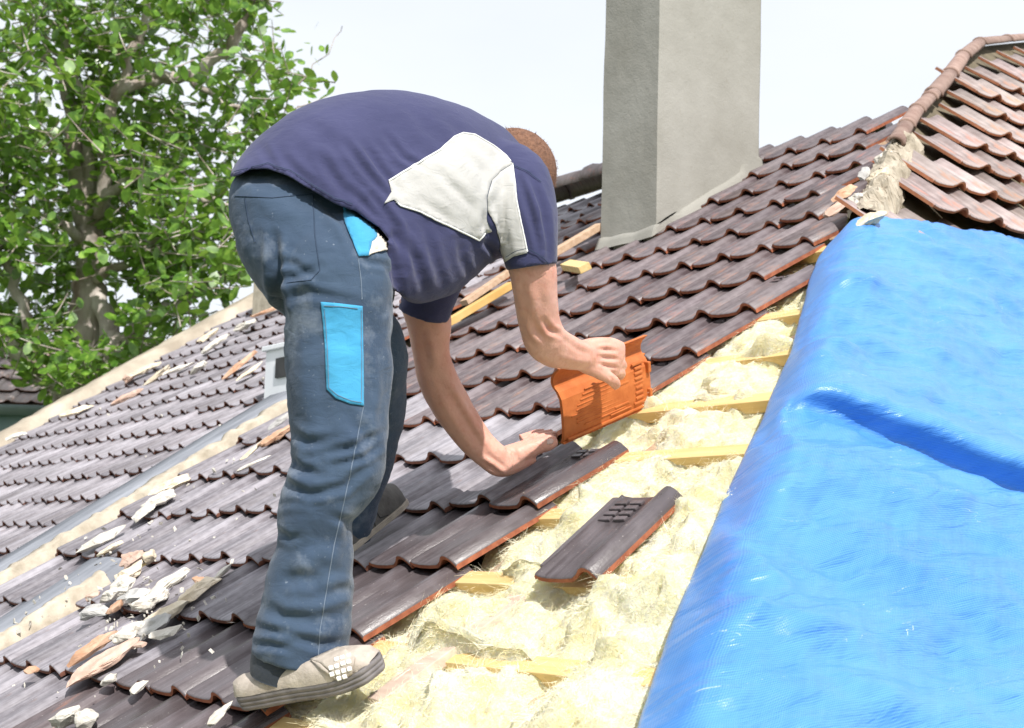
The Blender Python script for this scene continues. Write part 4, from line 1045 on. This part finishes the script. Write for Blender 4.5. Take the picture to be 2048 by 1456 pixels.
# small pressed maker's mark: a ring and two strokes
rv, rf = tube_vf([(-.040 + .0055 * math.cos(a), .228 + .0055 * math.sin(a), -.0402) for a in np.linspace(0, 6.283, 17)], .0008, 5)
mk = mesh_obj('pressed_mark', rv, rf, M_CLAY, held)
rv, rf = tube_vf([(-.044, .240, -.0402), (-.036, .243, -.0402)], .0008, 5); mesh_obj('pressed_mark', rv, rf, M_CLAY, held)
rv, rf = tube_vf([(-.035, .250, -.0402), (-.034, .256, -.0402), (-.044, .252, -.0402), (-.044, .259, -.0402)], .0008, 5); mesh_obj('pressed_mark', rv, rf, M_CLAY, held)

Pl = on_m(1046, 1150, .004)
vl_ = on_m(1218, 991, .000) - Pl
uu_ = np.cross(vl_, NM); uu_ /= np.linalg.norm(uu_); uu_ = uu_ - NM * .10
loose, piece2 = full_tile('roof_tile', (-.161, 0, -.022), Pl, vl_, uu_, [M_TILE_NEW, M_CLAY], 'dark glazed roof tile lying loose by itself on the yellow wool insulation', float(np.linalg.norm(vl_)) + .004, .86)
for i in range(2):
    for j in range(4):
        piece2('head_lug', (-.104 + i * .042, .245 + j * .024, -.0265), (.0165, .0080, .004), M_TILE_NEW, .002)
piece2('head_rail', (-.1365, .19, -.026), (.008, .15, .004), M_TILE_NEW, .0015)
# nibs on the heads of the last laid tiles, still uncovered
for (c, r) in ((1, 2), (0, 2), (0, 4), (0, 5), (0, 6)):
    for i in range(2):
        for j in range(2):
            ctr = pm(c, r, -.0505) + np.array([-.118 + i * .05, 0, 0]) + UP_M * (.292 + j * .022)
            v, f = box_vf(ctr, (.018, 0, 0), UP_M * .007, NM * .004); q = mesh_obj('head_lug', v, f, M_TILE_NEW, main_roof)

# ------------------------------------------------------------------ loose laths and scraps on the upper slope
def lath(a, b, w_, h_, mat, label, off=(0, 0), cat='wooden lath', name='wooden_lath'):
    A, B = on_m(*a, off[0]), on_m(*b, off[1]); d = B - A; L = np.linalg.norm(d); d /= L; s = np.cross(NM, d); s /= np.linalg.norm(s); n_ = np.cross(d, s)
    v, f = box_vf((A + B) / 2, d * L / 2, s * w_ / 2, n_ * h_ / 2); o = mesh_obj(name, v, f, mat); bevel_obj(o, .002); return props(o, label, cat)
lath((880, 655), (1022, 570), .045, .03, M_WOOD_STAIN, 'long stained orange lath lying on the tiles between the two bare arms', (.03, .03))
lath((928, 606), (1024, 540), .05, .025, M_WOOD_OLD, 'weathered reddish lath on the tiles just below the raised sleeve', (.04, .05))
lath((1088, 518), (1200, 452), .06, .03, M_WOOD_OLD, 'pale brown lath lying between the sleeve and the foot of the chimney', (.04, .05))
lath((1133, 530), (1170, 536), .05, .03, M_WOOD, 'short stub of lath poking up between two tiles below the chimney', (.02, .04))
# ------------------------------------------------------------------ rubble on the old slope
M_CHUNK = [simple('pale_mortar_lump', (.50, .46, .40), (.70, .67, .61), 22, .95, .1, .004, 60, var=.1),
           simple('cream_mortar_lump', (.56, .47, .34), (.74, .66, .53), 22, .95, .1, .004, 60, var=.1),
           simple('pinkish_tile_shard', (.46, .30, .23), (.62, .47, .39), 22, .9, .15, .003, 60, var=.1),
           simple('grey_mortar_lump', (.34, .33, .32), (.52, .51, .49), 22, .95, .1, .004, 60, var=.1),
           simple('orange_tile_shard', (.46, .25, .15), (.62, .42, .30), 22, .85, .2, .002, 60, var=.1)]
def chunk(name, u, v, lu, lw, lh, yaw, mat, label, cat, seed, offs=0.0, group=None):
    """broken lump: a rough hull, lu x lw x lh metres, lying on the slope"""
    rc = random.Random(seed); bm = bmesh.new()
    for _ in range(26):
        d = np.array([rc.gauss(0, 1) for _ in range(3)]); d /= np.linalg.norm(d)
        d = np.sign(d) * np.abs(d) ** .7
        bm.verts.new((d[0] * lu / 2 * rc.uniform(.75, 1.1), d[1] * lw / 2 * rc.uniform(.75, 1.1), d[2] * lh / 2 * rc.uniform(.8, 1.1)))
    r = bmesh.ops.convex_hull(bm, input=bm.verts)
    bmesh.ops.delete(bm, geom=[g for g in bm.verts if not g.link_faces], context='VERTS')
    bmesh.ops.subdivide_edges(bm, edges=bm.edges, cuts=3, use_grid_fill=True)
    for q in bm.verts:
        p = q.co * 1.0; k = noise.noise(p * 22 + Vector((seed, 0, 0))) * .20 + noise.noise(p * 60 + Vector((0, seed, 0))) * .12
        q.co += q.co.normalized() * k * min(lu, lw, lh * 2.2)
    me = bpy.data.meshes.new(name); bm.to_mesh(me); bm.free(); me.materials.append(mat)
    o = bpy.data.objects.new(name, me); link(o)
    P = on_m(u, v, offs + lh * .35 - .012)
    o.matrix_world = tile_frame(P, UX, UP_M, NM, yaw, rc.uniform(-.2, .2), rc.uniform(-.2, .2))
    return props(o, label, cat, group)
UPY = math.pi / 2
CH_ = [
 # name, x, y, length px, width px, height m, yaw (0 = along course), material, label, category
 ('mortar_chunk', 345, 968, 84, 40, .05, UPY, 1, 'cream mortar block with a flat top on the mortar edge above the two bright lumps', 'mortar lump'),
 ('mortar_chunk', 318, 1000, 60, 34, .05, UPY, 0, 'bright white mortar lump directly below the flat topped cream block', 'mortar lump'),
 ('mortar_chunk', 288, 1024, 56, 26, .04, UPY + .2, 0, 'white mortar sliver pointing down the pale edge, below the bright lump', 'mortar lump'),
 ('mortar_slab', 205, 1078, 90, 34, .04, UPY, 0, 'long pale mortar slab lifting off the edge above a dark gap', 'mortar lump'),
 ('mortar_chunk', 222, 1096, 50, 22, .03, UPY, 1, 'small cream piece tucked under the long lifted mortar slab', 'mortar lump'),
 ('mortar_chunk', 262, 1118, 44, 34, .06, .4, 2, 'pinkish upright lump at the top of the rubble heap', 'rubble'),
 ('mortar_chunk', 300, 1112, 26, 28, .05, .9, 1, 'little cream lump right of the upright pinkish lump', 'rubble'),
 ('mortar_chunk', 258, 1148, 58, 34, .05, 1.2, 1, 'beige rubble lump just below the upright pinkish lump', 'rubble'),
 ('mortar_chunk', 240, 1176, 40, 44, .07, .7, 0, 'white jagged lump standing in the middle of the heap', 'rubble'),
 ('mortar_chunk', 222, 1190, 34, 40, .05, 1.4, 0, 'flat white shard leaning at the left of the jagged lump', 'rubble'),
 ('mortar_chunk', 262, 1196, 70, 34, .05, .3, 3, 'grey curved lump under the white jagged lump', 'rubble'),
 ('tile_shard', 228, 1216, 34, 22, .03, .5, 4, 'small bright orange shard at the left side of the heap', 'tile shard'),
 ('mortar_chunk', 190, 1222, 56, 32, .05, .5, 3, 'grey stone like lump lying alone left of the orange shard', 'rubble'),
 ('tile_shard', 184, 1192, 26, 20, .04, 1.0, 2, 'pale pink shard at the upper left tip of the heap', 'tile shard'),
 ('mortar_slab', 335, 1166, 96, 36, .05, UPY - .2, 0, 'long white mortar strip rising to the right out of the heap', 'mortar lump'),
 ('mortar_chunk', 300, 1200, 60, 52, .06, .8, 0, 'large white lump at the foot of the rising mortar strip', 'rubble'),
 ('mortar_slab', 395, 1180, 100, 32, .05, UPY + .2, 1, 'rounded cream bolster of mortar lying right of the large white lump', 'mortar lump'),
 ('tile_shard', 398, 1160, 38, 15, .02, .1, 4, 'yellowish chip lying on the tiles above the rounded bolster', 'tile shard'),
 ('mortar_slab', 440, 1150, 60, 18, .025, UPY, 0, 'thin white strip on the tiles above and right of the yellowish chip', 'mortar lump'),
 ('mortar_slab', 330, 1228, 110, 30, .04, .9, 1, 'long cream arched piece below the rounded bolster', 'mortar lump'),
 ('mortar_slab', 305, 1252, 76, 40, .05, .35, 3, 'smooth pale grey slab below the arched piece', 'mortar lump'),
 ('mortar_chunk', 254, 1268, 62, 44, .06, .6, 0, 'round white lump left of the smooth grey slab', 'rubble'),
 ('mortar_chunk', 334, 1266, 62, 22, .035, .9, 0, 'narrow white lens shaped piece right of the round white lump', 'rubble'),
 ('tile_shard', 268, 1290, 60, 14, .02, .3, 2, 'thin pink shard with yellow edge under the round white lump', 'tile shard'),
 ('tile_shard', 206, 1322, 130, 52, .035, UPY - .15, 2, 'big rough pinkish tile fragment, the largest at lower left', 'tile shard'),
 ('tile_shard', 182, 1296, 90, 26, .05, UPY - .1, 4, 'salmon half round fragment just above the big pinkish fragment', 'tile shard'),
 ('mortar_chunk', 218, 1360, 28, 24, .03, .5, 0, 'small white lump below the big pinkish fragment', 'rubble'),
 ('mortar_chunk', 278, 1374, 40, 18, .025, UPY, 0, 'flat white flake on the tiles between big fragment and shoe', 'rubble'),
 ('mortar_chunk', 128, 1438, 60, 40, .07, .6, 0, 'white jagged lump at the bottom edge far left of the shoe', 'rubble'),
 ('mortar_chunk', 176, 1436, 34, 44, .06, 1.2, 0, 'second white lump right beside the jagged one at the bottom edge', 'rubble'),
 ('mortar_chunk', 440, 1428, 56, 20, .03, UPY - .2, 0, 'white sliver lying on the tiles just left of the near shoe sole', 'rubble'),
 ('mortar_slab', 505, 900, 66, 26, .02, UPY, 1, 'cream flat flake on the tiles left of the trouser knee', 'mortar lump'),
 ('mortar_slab', 510, 926, 76, 20, .02, UPY, 0, 'thin white flake below the cream one left of the knee', 'mortar lump'),
 ('tile_shard', 560, 868, 90, 24, .05, UPY, 4, 'orange half round tile fragment touching the trouser leg at knee height', 'tile shard'),
 ('mortar_chunk', 560, 842, 56, 16, .03, UPY, 3, 'dark grey sliver above the half round fragment at the knee', 'rubble'),
 ('tile_shard', 482, 728, 86, 14, .05, UPY - .1, 4, 'slim orange half round piece left of the white roof vent', 'tile shard'),
 ('mortar_slab', 500, 742, 60, 14, .03, UPY, 1, 'cream strip right below the slim orange piece', 'mortar lump'),
 ('mortar_chunk', 394, 736, 34, 32, .06, .4, 0, 'white lump in the middle of the far left slope', 'rubble'),
 ('mortar_slab', 428, 688, 60, 20, .05, UPY, 0, 'white loaf shaped lump on the far slope above the slim orange piece', 'rubble'),
 ('mortar_chunk', 414, 672, 44, 22, .05, UPY, 1, 'cream lump beside the verge above the loaf shaped lump', 'rubble'),
 ('mortar_chunk', 492, 650, 40, 36, .06, .5, 0, 'white mortar lump under the little cream chimney', 'rubble'),
 ('tile_shard', 535, 622, 70, 10, .04, UPY, 4, 'thin bright orange strip of tile beside the little cream chimney', 'tile shard'),
 ('tile_shard', 262, 752, 30, 22, .06, .5, 2, 'reddish lump on the verge at the left end of the rubble row', 'tile shard'),
 ('mortar_slab', 292, 738, 60, 18, .05, UPY, 1, 'cream slab on the verge right of the reddish lump', 'mortar lump'),
 ('mortar_slab', 318, 748, 60, 20, .05, UPY - .2, 1, 'cream wedge with a dark shadow right of the slab on the verge', 'mortar lump'),
 ('mortar_slab', 355, 738, 56, 14, .04, UPY, 0, 'pale strip right of the cream wedge on the far slope', 'mortar lump'),
 ('mortar_slab', 150, 822, 70, 14, .05, UPY, 1, 'pale strip of mortar along the lower verge', 'mortar lump'),
 ('mortar_chunk', 30, 872, 40, 12, .04, UPY, 0, 'white flake at the left end of the verge', 'mortar lump'),
 ('mortar_slab', 250, 795, 64, 14, .05, UPY, 2, 'peach coloured strip on the far slope below the reddish lump', 'mortar lump'),
 ('mortar_chunk', 60, 1340, 26, 16, .03, .4, 4, 'orange crumb at the left edge on the lowest mortar strip', 'rubble')]
CH_ += [('mortar_chunk', 1740, 438, 56, 32, .05, .6, 1, 'big cream mortar lump at the foot of the open hip above the tarp corner', 'mortar lump'),
 ('mortar_chunk', 1716, 398, 44, 30, .07, 1.0, 0, 'pale mortar lump between the broken tile ends and the hip tiles', 'mortar lump'),
 ('mortar_chunk', 1752, 356, 40, 26, .06, .4, 1, 'beige mortar lump halfway up the open hip', 'mortar lump'),
 ('mortar_chunk', 1770, 316, 34, 24, .06, .9, 0, 'white mortar lump near the upper end of the open hip', 'mortar lump'),
 ('tile_shard', 1690, 386, 60, 16, .05, UPY, 4, 'broken tile end with raw orange edge at the open hip', 'tile shard'),
 ('tile_shard', 1672, 416, 56, 14, .05, UPY - .2, 2, 'snapped tile strip with pink edge just above the tarp corner', 'tile shard'),
 ('tile_shard', 1728, 346, 44, 14, .05, UPY + .3, 3, 'dark snapped tile piece in the mortar of the open hip', 'tile shard')]
for i, (nm, u, v, lp, wp, h, yaw, mi, lab, cat) in enumerate(CH_):
    z = pj(on_m(u, v, .0))[1]
    along_v = abs(math.sin(yaw)) > .7
    k = z / F_PX
    lu = lp * k * (1.25 if along_v else 1.35); lw = wp * k * 1.35
    chunk(nm, u, v, lu * 1.02, lw * 1.08, h * .7, yaw, M_CHUNK[mi], lab, cat, i + 3)
# crumbs nobody would count
rc = random.Random(8); parts = []
for _ in range(230):
    if rc.random() < .5: u, v = rc.gauss(270, 70), rc.gauss(1215, 60)
    elif rc.random() < .5: t = rc.random(); u, v = 20 + 560 * t + rc.gauss(0, 16), 1270 - 430 * t + rc.gauss(0, 14)
    else: u, v = rc.uniform(10, 560), rc.uniform(720, 1440)
    if u > 500 and v > 1000 or v < 840 - u * .5 + 60: continue
    P = on_m(u, v, .0 + rc.uniform(-.02, .0)); s = rc.uniform(.003, .011) * (1 + pj(P)[1] * .06)
    ax = [np.array([rc.gauss(0, 1) for _ in range(3)]) for _ in range(3)]; ax = [a / np.linalg.norm(a) * s * rc.uniform(.4, 1) for a in ax]
    V = [P + a * sg for a in ax for sg in (-1, 1)]
    parts.append((V, [(0, 2, 4), (2, 1, 4), (1, 3, 4), (3, 0, 4), (2, 0, 5), (1, 2, 5), (3, 1, 5), (0, 3, 5)]))
v, f = join_vf(parts); props(mesh_obj('mortar_crumbs', v, f, M_CHUNK[0]), 'small pale mortar crumbs scattered over the old tiles left of the worker', 'rubble', kind='stuff')

# ------------------------------------------------------------------ white roof vent and small far chimney
vent = props(empty('roof_vent', on_m(552, 772)), 'white painted roof vent box with a dark opening beside the trouser leg', 'roof vent')
Vc = on_m(556, 778)
xh, yh = np.array([1.0, 0, 0]), np.array([0, 1.0, 0])
v, f = box_vf(Vc + np.array([.03, .10, .02]), xh * .13, yh * .12, np.array([0, 0, .16])); bevel_obj(mesh_obj('box', v, f, M_WHITE, vent), .006)
v, f = box_vf(Vc + np.array([.03, .10, .19]), xh * .145, yh * .135, np.array([0, .0, .012])); bevel_obj(mesh_obj('lid', v, f, M_WHITE, vent), .004)
v, f = box_vf(Vc + np.array([.08, -.024, .09]), xh * .06, yh * .006, np.array([0, 0, .045])); mesh_obj('opening', v, f, M_BLACK, vent)
v, f = box_vf(Vc + np.array([.166, .11, .09]), yh * .05, xh * .006, np.array([0, 0, .045])); mesh_obj('opening', v, f, M_BLACK, vent)
sc_ = on_m(530, 612); sch = props(empty('small_chimney', sc_), 'little cream chimney stub with an orange clay pot behind the trousers', 'chimney', kind='thing')
v, f = box_vf(sc_ + np.array([0, .12, .12]), xh * .16, yh * .14, np.array([0, 0, .30])); bevel_obj(mesh_obj('stack', v, f, M_MORTAR, sch), .015)
v, f = tube_vf([sc_ + np.array([0, .12, .40]), sc_ + np.array([0, .12, .46]), sc_ + np.array([0, .12, .56])], [.11, .10, .085], 16); mesh_obj('chimney_pot', v, f, M_CHUNK[4], sch, smooth=True)

# ------------------------------------------------------------------ neighbour's roof with gutter
nb = props(empty('neighbour_roof', un(40, 800, 15)), 'low brown neighbouring roof edge with grey gutter behind the tree trunk at far left', 'roof', kind='thing')
ex_ = RW[0] * 1.0; ex_ = ex_ - np.array([0, 0, ex_[2]]); ex_ /= np.linalg.norm(ex_); bk = np.array([-ex_[1], ex_[0], 0.0]); bk = bk if bk @ RW[2] > 0 else -bk
base = un(60, 800, 15.0); upn = bk * math.cos(R_(30)) + np.array([0, 0, math.sin(R_(30))]); nrm = np.cross(ex_, upn); nrm = nrm if nrm[2] > 0 else -nrm
ME_NB = tile_mesh('neighbour_tile', [M_TILE_RED, M_CLAY_DIRTY], .24, .30, .04, .03)
for i in range(-14, 4):
    for k in range(0, 6):
        P = base + ex_ * (i * .24) + upn * (k * .30)
        if pj(P)[0][0] < -60: continue
        add_tile(ME_NB, tile_frame(P, ex_, upn, nrm, rnd.gauss(0, .015)), nb)
v, f = box_vf(base + ex_ * -1.2 + upn * .85 - nrm * .09, ex_ * 2.2, upn * .9, nrm * .03); mesh_obj('sarking', v, f, M_UNDER, nb)
M_GUT = simple('grey_gutter', (.20, .25, .27), (.28, .33, .35), 5, .45, .5, .0005)
V = []
for t in (-3.4, 1.0):
    for k in range(9):
        a = math.pi * k / 8; V.append(base + ex_ * t - bk * (.10 + .085 * math.cos(a)) + np.array([0, 0, -.07 - .085 * math.sin(a)]))
o = mesh_obj('gutter', V, grid_faces(2, 9), M_GUT, nb, smooth=True); m_ = o.modifiers.new('thickness', 'SOLIDIFY'); m_.thickness = .012
v, f = box_vf(base + ex_ * -1.2 + np.array([0, 0, -.34]) + bk * .05, ex_ * 2.2, bk * .04, np.array([0, 0, .20])); mesh_obj('fascia', v, f, simple('teal_fascia', (.16, .24, .25), (.22, .30, .31), 4, .6, .3, .0005), nb)
v, f = box_vf(base + ex_ * -1.2 + np.array([0, 0, -2.6]) + bk * .5, ex_ * 2.1, bk * .1, np.array([0, 0, 2.1])); mesh_obj('wall', v, f, M_RENDER, nb)
# house walls below the slopes
hw = empty('house_wall', (-3, 0, -3)); props(hw, 'rendered house walls standing below the eaves of the tiled roof', 'wall', kind='thing')
for (x0, x1, y0, y1, zt) in ((-6.4, .9, -1.0, -.86, -1.15), (.762, .9, -.858, 2.0, -1.15), (-6.4, -6.26, -.858, 4.2, -1.15)):
    v, f = box_vf(np.array([(x0 + x1) / 2, (y0 + y1) / 2, (zt - 5.2) / 2]), xh * (x1 - x0) / 2, yh * (y1 - y0) / 2, np.array([0, 0, (zt + 5.2) / 2])); mesh_obj('wall_panel', v, f, M_RENDER, hw)
# ------------------------------------------------------------------ tree behind the left gable
ZT = 13.0
tree = props(empty('tree', un(170, 780, ZT) * np.array([1, 1, 0]) + np.array([0, 0, -5.0])), 'leafy green tree with grey branching trunk behind the left gable', 'tree')
MB = Mat('tree_bark', .9, .15)
_c = MB.mix(MB.rng(MB.noise(5, 5, 'World', (1, 1, .35)), .3, .7), (.22, .16, .13), (.58, .53, .49)); MB.color(_c).bump(MB.noise(24, 5, 'World', (1, 1, .3)), .02); MB = MB.m
rt = random.Random(21)
def limb_t(pts, name, dz=None):
    P = [un(x, y, z) for (x, y, z, r) in pts]; rr = [r for *_, r in pts]
    # smooth the path
    n = len(P); T = np.linspace(0, n - 1, n * 4); A = np.array(P)
    Q = [np.array([np.interp(t, range(n), A[:, k]) for k in range(3)]) + np.array([rt.gauss(0, .02) for _ in range(3)]) for t in T]
    R = [np.interp(t, range(n), rr) * rt.uniform(.9, 1.1) for t in T]
    v, f = tube_vf(Q, R, 10); return mesh_obj(name, v, f, MB, tree, smooth=True)
limb_t([(120, 1900, 13.3, .24), (125, 1200, 13.2, .2), (130, 900, 13.1, .19), (140, 760, 13.0, .17), (165, 640, 13.0, .15), (185, 560, 13.0, .125), (178, 470, 13.0, .115), (168, 380, 13, .11), (150, 310, 13, .09), (140, 230, 13.0, .07), (135, 120, 13.0, .05), (130, -60, 13.1, .03)], 'trunk')
LIMBS = [[(170, 480, 13.0, .075), (215, 380, 12.8, .065), (210, 270, 12.7, .06), (232, 200, 12.7, .05), (290, 160, 12.7, .045), (380, 150, 12.7, .035)],
 [(168, 400, 13, .08), (190, 240, 12.9, .055), (150, 160, 12.8, .045), (90, 120, 12.7, .035), (20, 90, 12.7, .02)],
 [(185, 560, 13.0, .07), (215, 640, 12.9, .085), (225, 700, 12.8, .09), (190, 800, 13.0, .1)],
 [(180, 490, 13, .055), (140, 460, 12.7, .045), (100, 430, 12.6, .03)],
 [(370, 600, 12.8, .06), (430, 560, 12.8, .05), (480, 540, 12.8, .03)], [(225, 690, 12.8, .07), (300, 640, 12.8, .06), (370, 600, 12.8, .055)],
 [(400, 140, 12.8, .055), (460, 95, 12.8, .05), (495, 40, 12.8, .04), (510, -30, 12.8, .03)], [(290, 160, 12.7, .05), (340, 155, 12.75, .05), (400, 140, 12.8, .055)],
 [(140, 780, 12.6, .08), (90, 760, 12.4, .075), (40, 710, 12.3, .07), (0, 680, 12.2, .06)], [(60, 700, 12.7, .05), (50, 600, 12.8, .05), (10, 520, 12.8, .04), (-40, 450, 12.8, .03)],
 [(232, 200, 12.7, .05), (270, 100, 12.7, .04), (290, 20, 12.7, .03), (300, -60, 12.7, .02)], [(215, 380, 12.8, .05), (300, 340, 12.6, .035), (400, 390, 12.5, .025), (470, 420, 12.5, .015)],
 [(185, 560, 13, .05), (270, 520, 12.7, .035), (340, 470, 12.6, .025), (420, 460, 12.6, .015)], [(380, 150, 12.7, .03), (460, 220, 12.7, .022), (540, 230, 12.7, .015), (600, 170, 12.7, .008), (650, 110, 12.7, .004), (690, 55, 12.7, .003)]]
for L in LIMBS: limb_t(L, 'branch')
# leaves grow in small sprays on twigs
ML = Mat('leaf_green', .30, .6)
rv_ = ML.rand(); _pn = ML.noise(2.2, 3, 'World'); _pn2 = ML.noise(18, 2, 'World')
f_ = ML.math('ADD', ML.math('MULTIPLY', _pn, .45), ML.math('MULTIPLY', _pn2, .55))
_c = ML.mix(ML.rng(f_, .36, .62), (.028, .085, .014), (.17, .33, .042))
_c = ML.mix(ML.rng(_pn2, .58, .68, 0, .6), _c, (.34, .50, .09))
ML.color(_c)
tr = ML.n.new('ShaderNodeBsdfTranslucent'); tr.inputs[0].default_value = (.38, .60, .09, 1)
mxs = ML.n.new('ShaderNodeMixShader'); mxs.inputs[0].default_value = .30
out = ML.n['Material Output']; ML.l.new(ML.b.outputs[0], mxs.inputs[1]); ML.l.new(tr.outputs[0], mxs.inputs[2]); ML.l.new(mxs.outputs[0], out.inputs['Surface'])
ML = ML.m
CROWN = [(-160, -120), (545, -120), (548, 30), (566, 70), (540, 120), (600, 130), (655, 168), (640, 205), (598, 232), (560, 240), (512, 290), (508, 330), (490, 400), (498, 470), (502, 545), (480, 590), (430, 610), (400, 655), (330, 690), (290, 715), (230, 745), (150, 790), (60, 760), (0, 690), (-160, 660)]
def in_poly(q, P):
    c = False; j = len(P) - 1
    for i in range(len(P)):
        if (P[i][1] > q[1]) != (P[j][1] > q[1]) and q[0] < (P[j][0] - P[i][0]) * (q[1] - P[i][1]) / (P[j][1] - P[i][1]) + P[i][0]: c = not c
        j = i
    return c
LV = [(0, 0, 0), (.018, .22, .010), (.028, .50, .012), (.020, .80, .004), (0, 1.0, -.012), (-.020, .80, .004), (-.028, .50, .012), (-.018, .22, .010), (0, .22, -.002), (0, .5, 0), (0, .8, -.004)]
LF = [(0, 1, 8), (1, 2, 9, 8), (2, 3, 10, 9), (3, 4, 10), (0, 8, 7), (8, 9, 6, 7), (9, 10, 5, 6), (10, 4, 5)]
def leaf_m(p, d, nrm, L, W):
    d = d / np.linalg.norm(d); s = np.cross(d, nrm); s /= np.linalg.norm(s) + 1e-9; n_ = np.cross(s, d)
    return Matrix((tuple(s * W / .056), tuple(d * L), tuple(n_ * L))).transposed().to_4x4(), p
leaves, twigs = [], []
tries = 0
while len(leaves) < 11500 and tries < 60000:
    tries += 1
    q = (rt.uniform(-160, 665), rt.uniform(-120, 800))
    if not in_poly(q, CROWN): continue
    zc = ZT + rt.gauss(0, .75) - .1
    C = un(q[0], q[1], zc)
    if noise.noise(Vector(C) * 1.5) + .35 * noise.noise(Vector(C) * 4.0) < -.13 + .08 * (q[0] > 380) + .08 * (q[1] < 260): continue
    tx = np.interp(q[1], [100, 230, 310, 380, 470, 560, 640, 760], [135, 140, 150, 168, 178, 185, 170, 150])
    if zc < 13.15 and abs(q[0] - tx - 6) < 42 and 280 < q[1] < 690 and rt.random() < .86: continue
    dirn = np.array([rt.gauss(0, 1), rt.gauss(0, 1), rt.gauss(.1, .6)]); dirn /= np.linalg.norm(dirn)
    nL = rt.randint(3, 7); LT = rt.uniform(.18, .42)
    twigs.append(tube_vf([C - dirn * LT * .5, C + dirn * LT * .1 + np.array([0, 0, -.01]), C + dirn * LT * .5], [.006, .005, .003], 5))
    for k in range(nL):
        p = C + dirn * LT * (k / max(nL - 1, 1) - .5)
        dl_ = dirn * .5 + np.array([rt.gauss(0, .8), rt.gauss(0, .8), rt.gauss(-.1, .6)])
        up_ = np.array([rt.gauss(.35, .55), rt.gauss(-.2, .55), rt.gauss(.8, .4)])
        L = rt.uniform(.085, .155); leaves.append((leaf_m(p, dl_, up_, L, L * rt.uniform(.52, .68)), pj(p)))
for (x, y) in [(606, 100), (618, 88), (622, 112), (640, 90), (652, 110), (640, 132), (655, 180), (612, 150), (590, 120), (628, 60)]:
    p = un(x, y, 12.7); L = .1
    leaves.append((leaf_m(p, np.array([rt.gauss(0, 1), rt.gauss(0, 1), rt.gauss(0, 1)]), np.array([.5, -.5, .5]), L, .055), pj(p)))
lm = bpy.data.meshes.new('leaf'); lm.from_pydata(LV, [], LF); lm.materials.append(ML); lm.polygons.foreach_set('use_smooth', np.ones(len(LF), dtype=bool)); lm.update()
def vis(l): q, z = l[1]; return 0 < q[0] < 660 and 0 < q[1] < 780
near = sorted(range(len(leaves)), key=lambda i: (0 if vis(leaves[i]) else 1, leaves[i][1][1]))
first = set(near[:300]); inv = Matrix.Translation(-Vector(tree.location))
V, F = [], []
LVn = np.array(LV)
for i, ((m, p), _) in enumerate(leaves):
    if i in first:
        o = bpy.data.objects.new('leaf', lm); link(o, tree); o.matrix_parent_inverse = inv; o.matrix_basis = Matrix.Translation(Vector(p)) @ m
    else:
        b = len(V); V += list(LVn @ np.array(m.to_3x3()).T + p); F += [tuple(k + b for k in f) for f in LF]
fo = mesh_obj('foliage', V, F, ML, tree, smooth=True); fo['kind'] = 'stuff'
v, f = join_vf(twigs); to = mesh_obj('twigs', v, f, MB, tree, smooth=True); to['kind'] = 'stuff'
# thin grey mast at the top left
v, f = tube_vf([un(73, 900, 16), un(73, 25, 16)], [.022, .02], 8); pole = mesh_obj('antenna_mast', v, f, M_LEAD, None, smooth=True)
props(pole, 'thin grey mast rising behind the tree at the top left', 'mast')
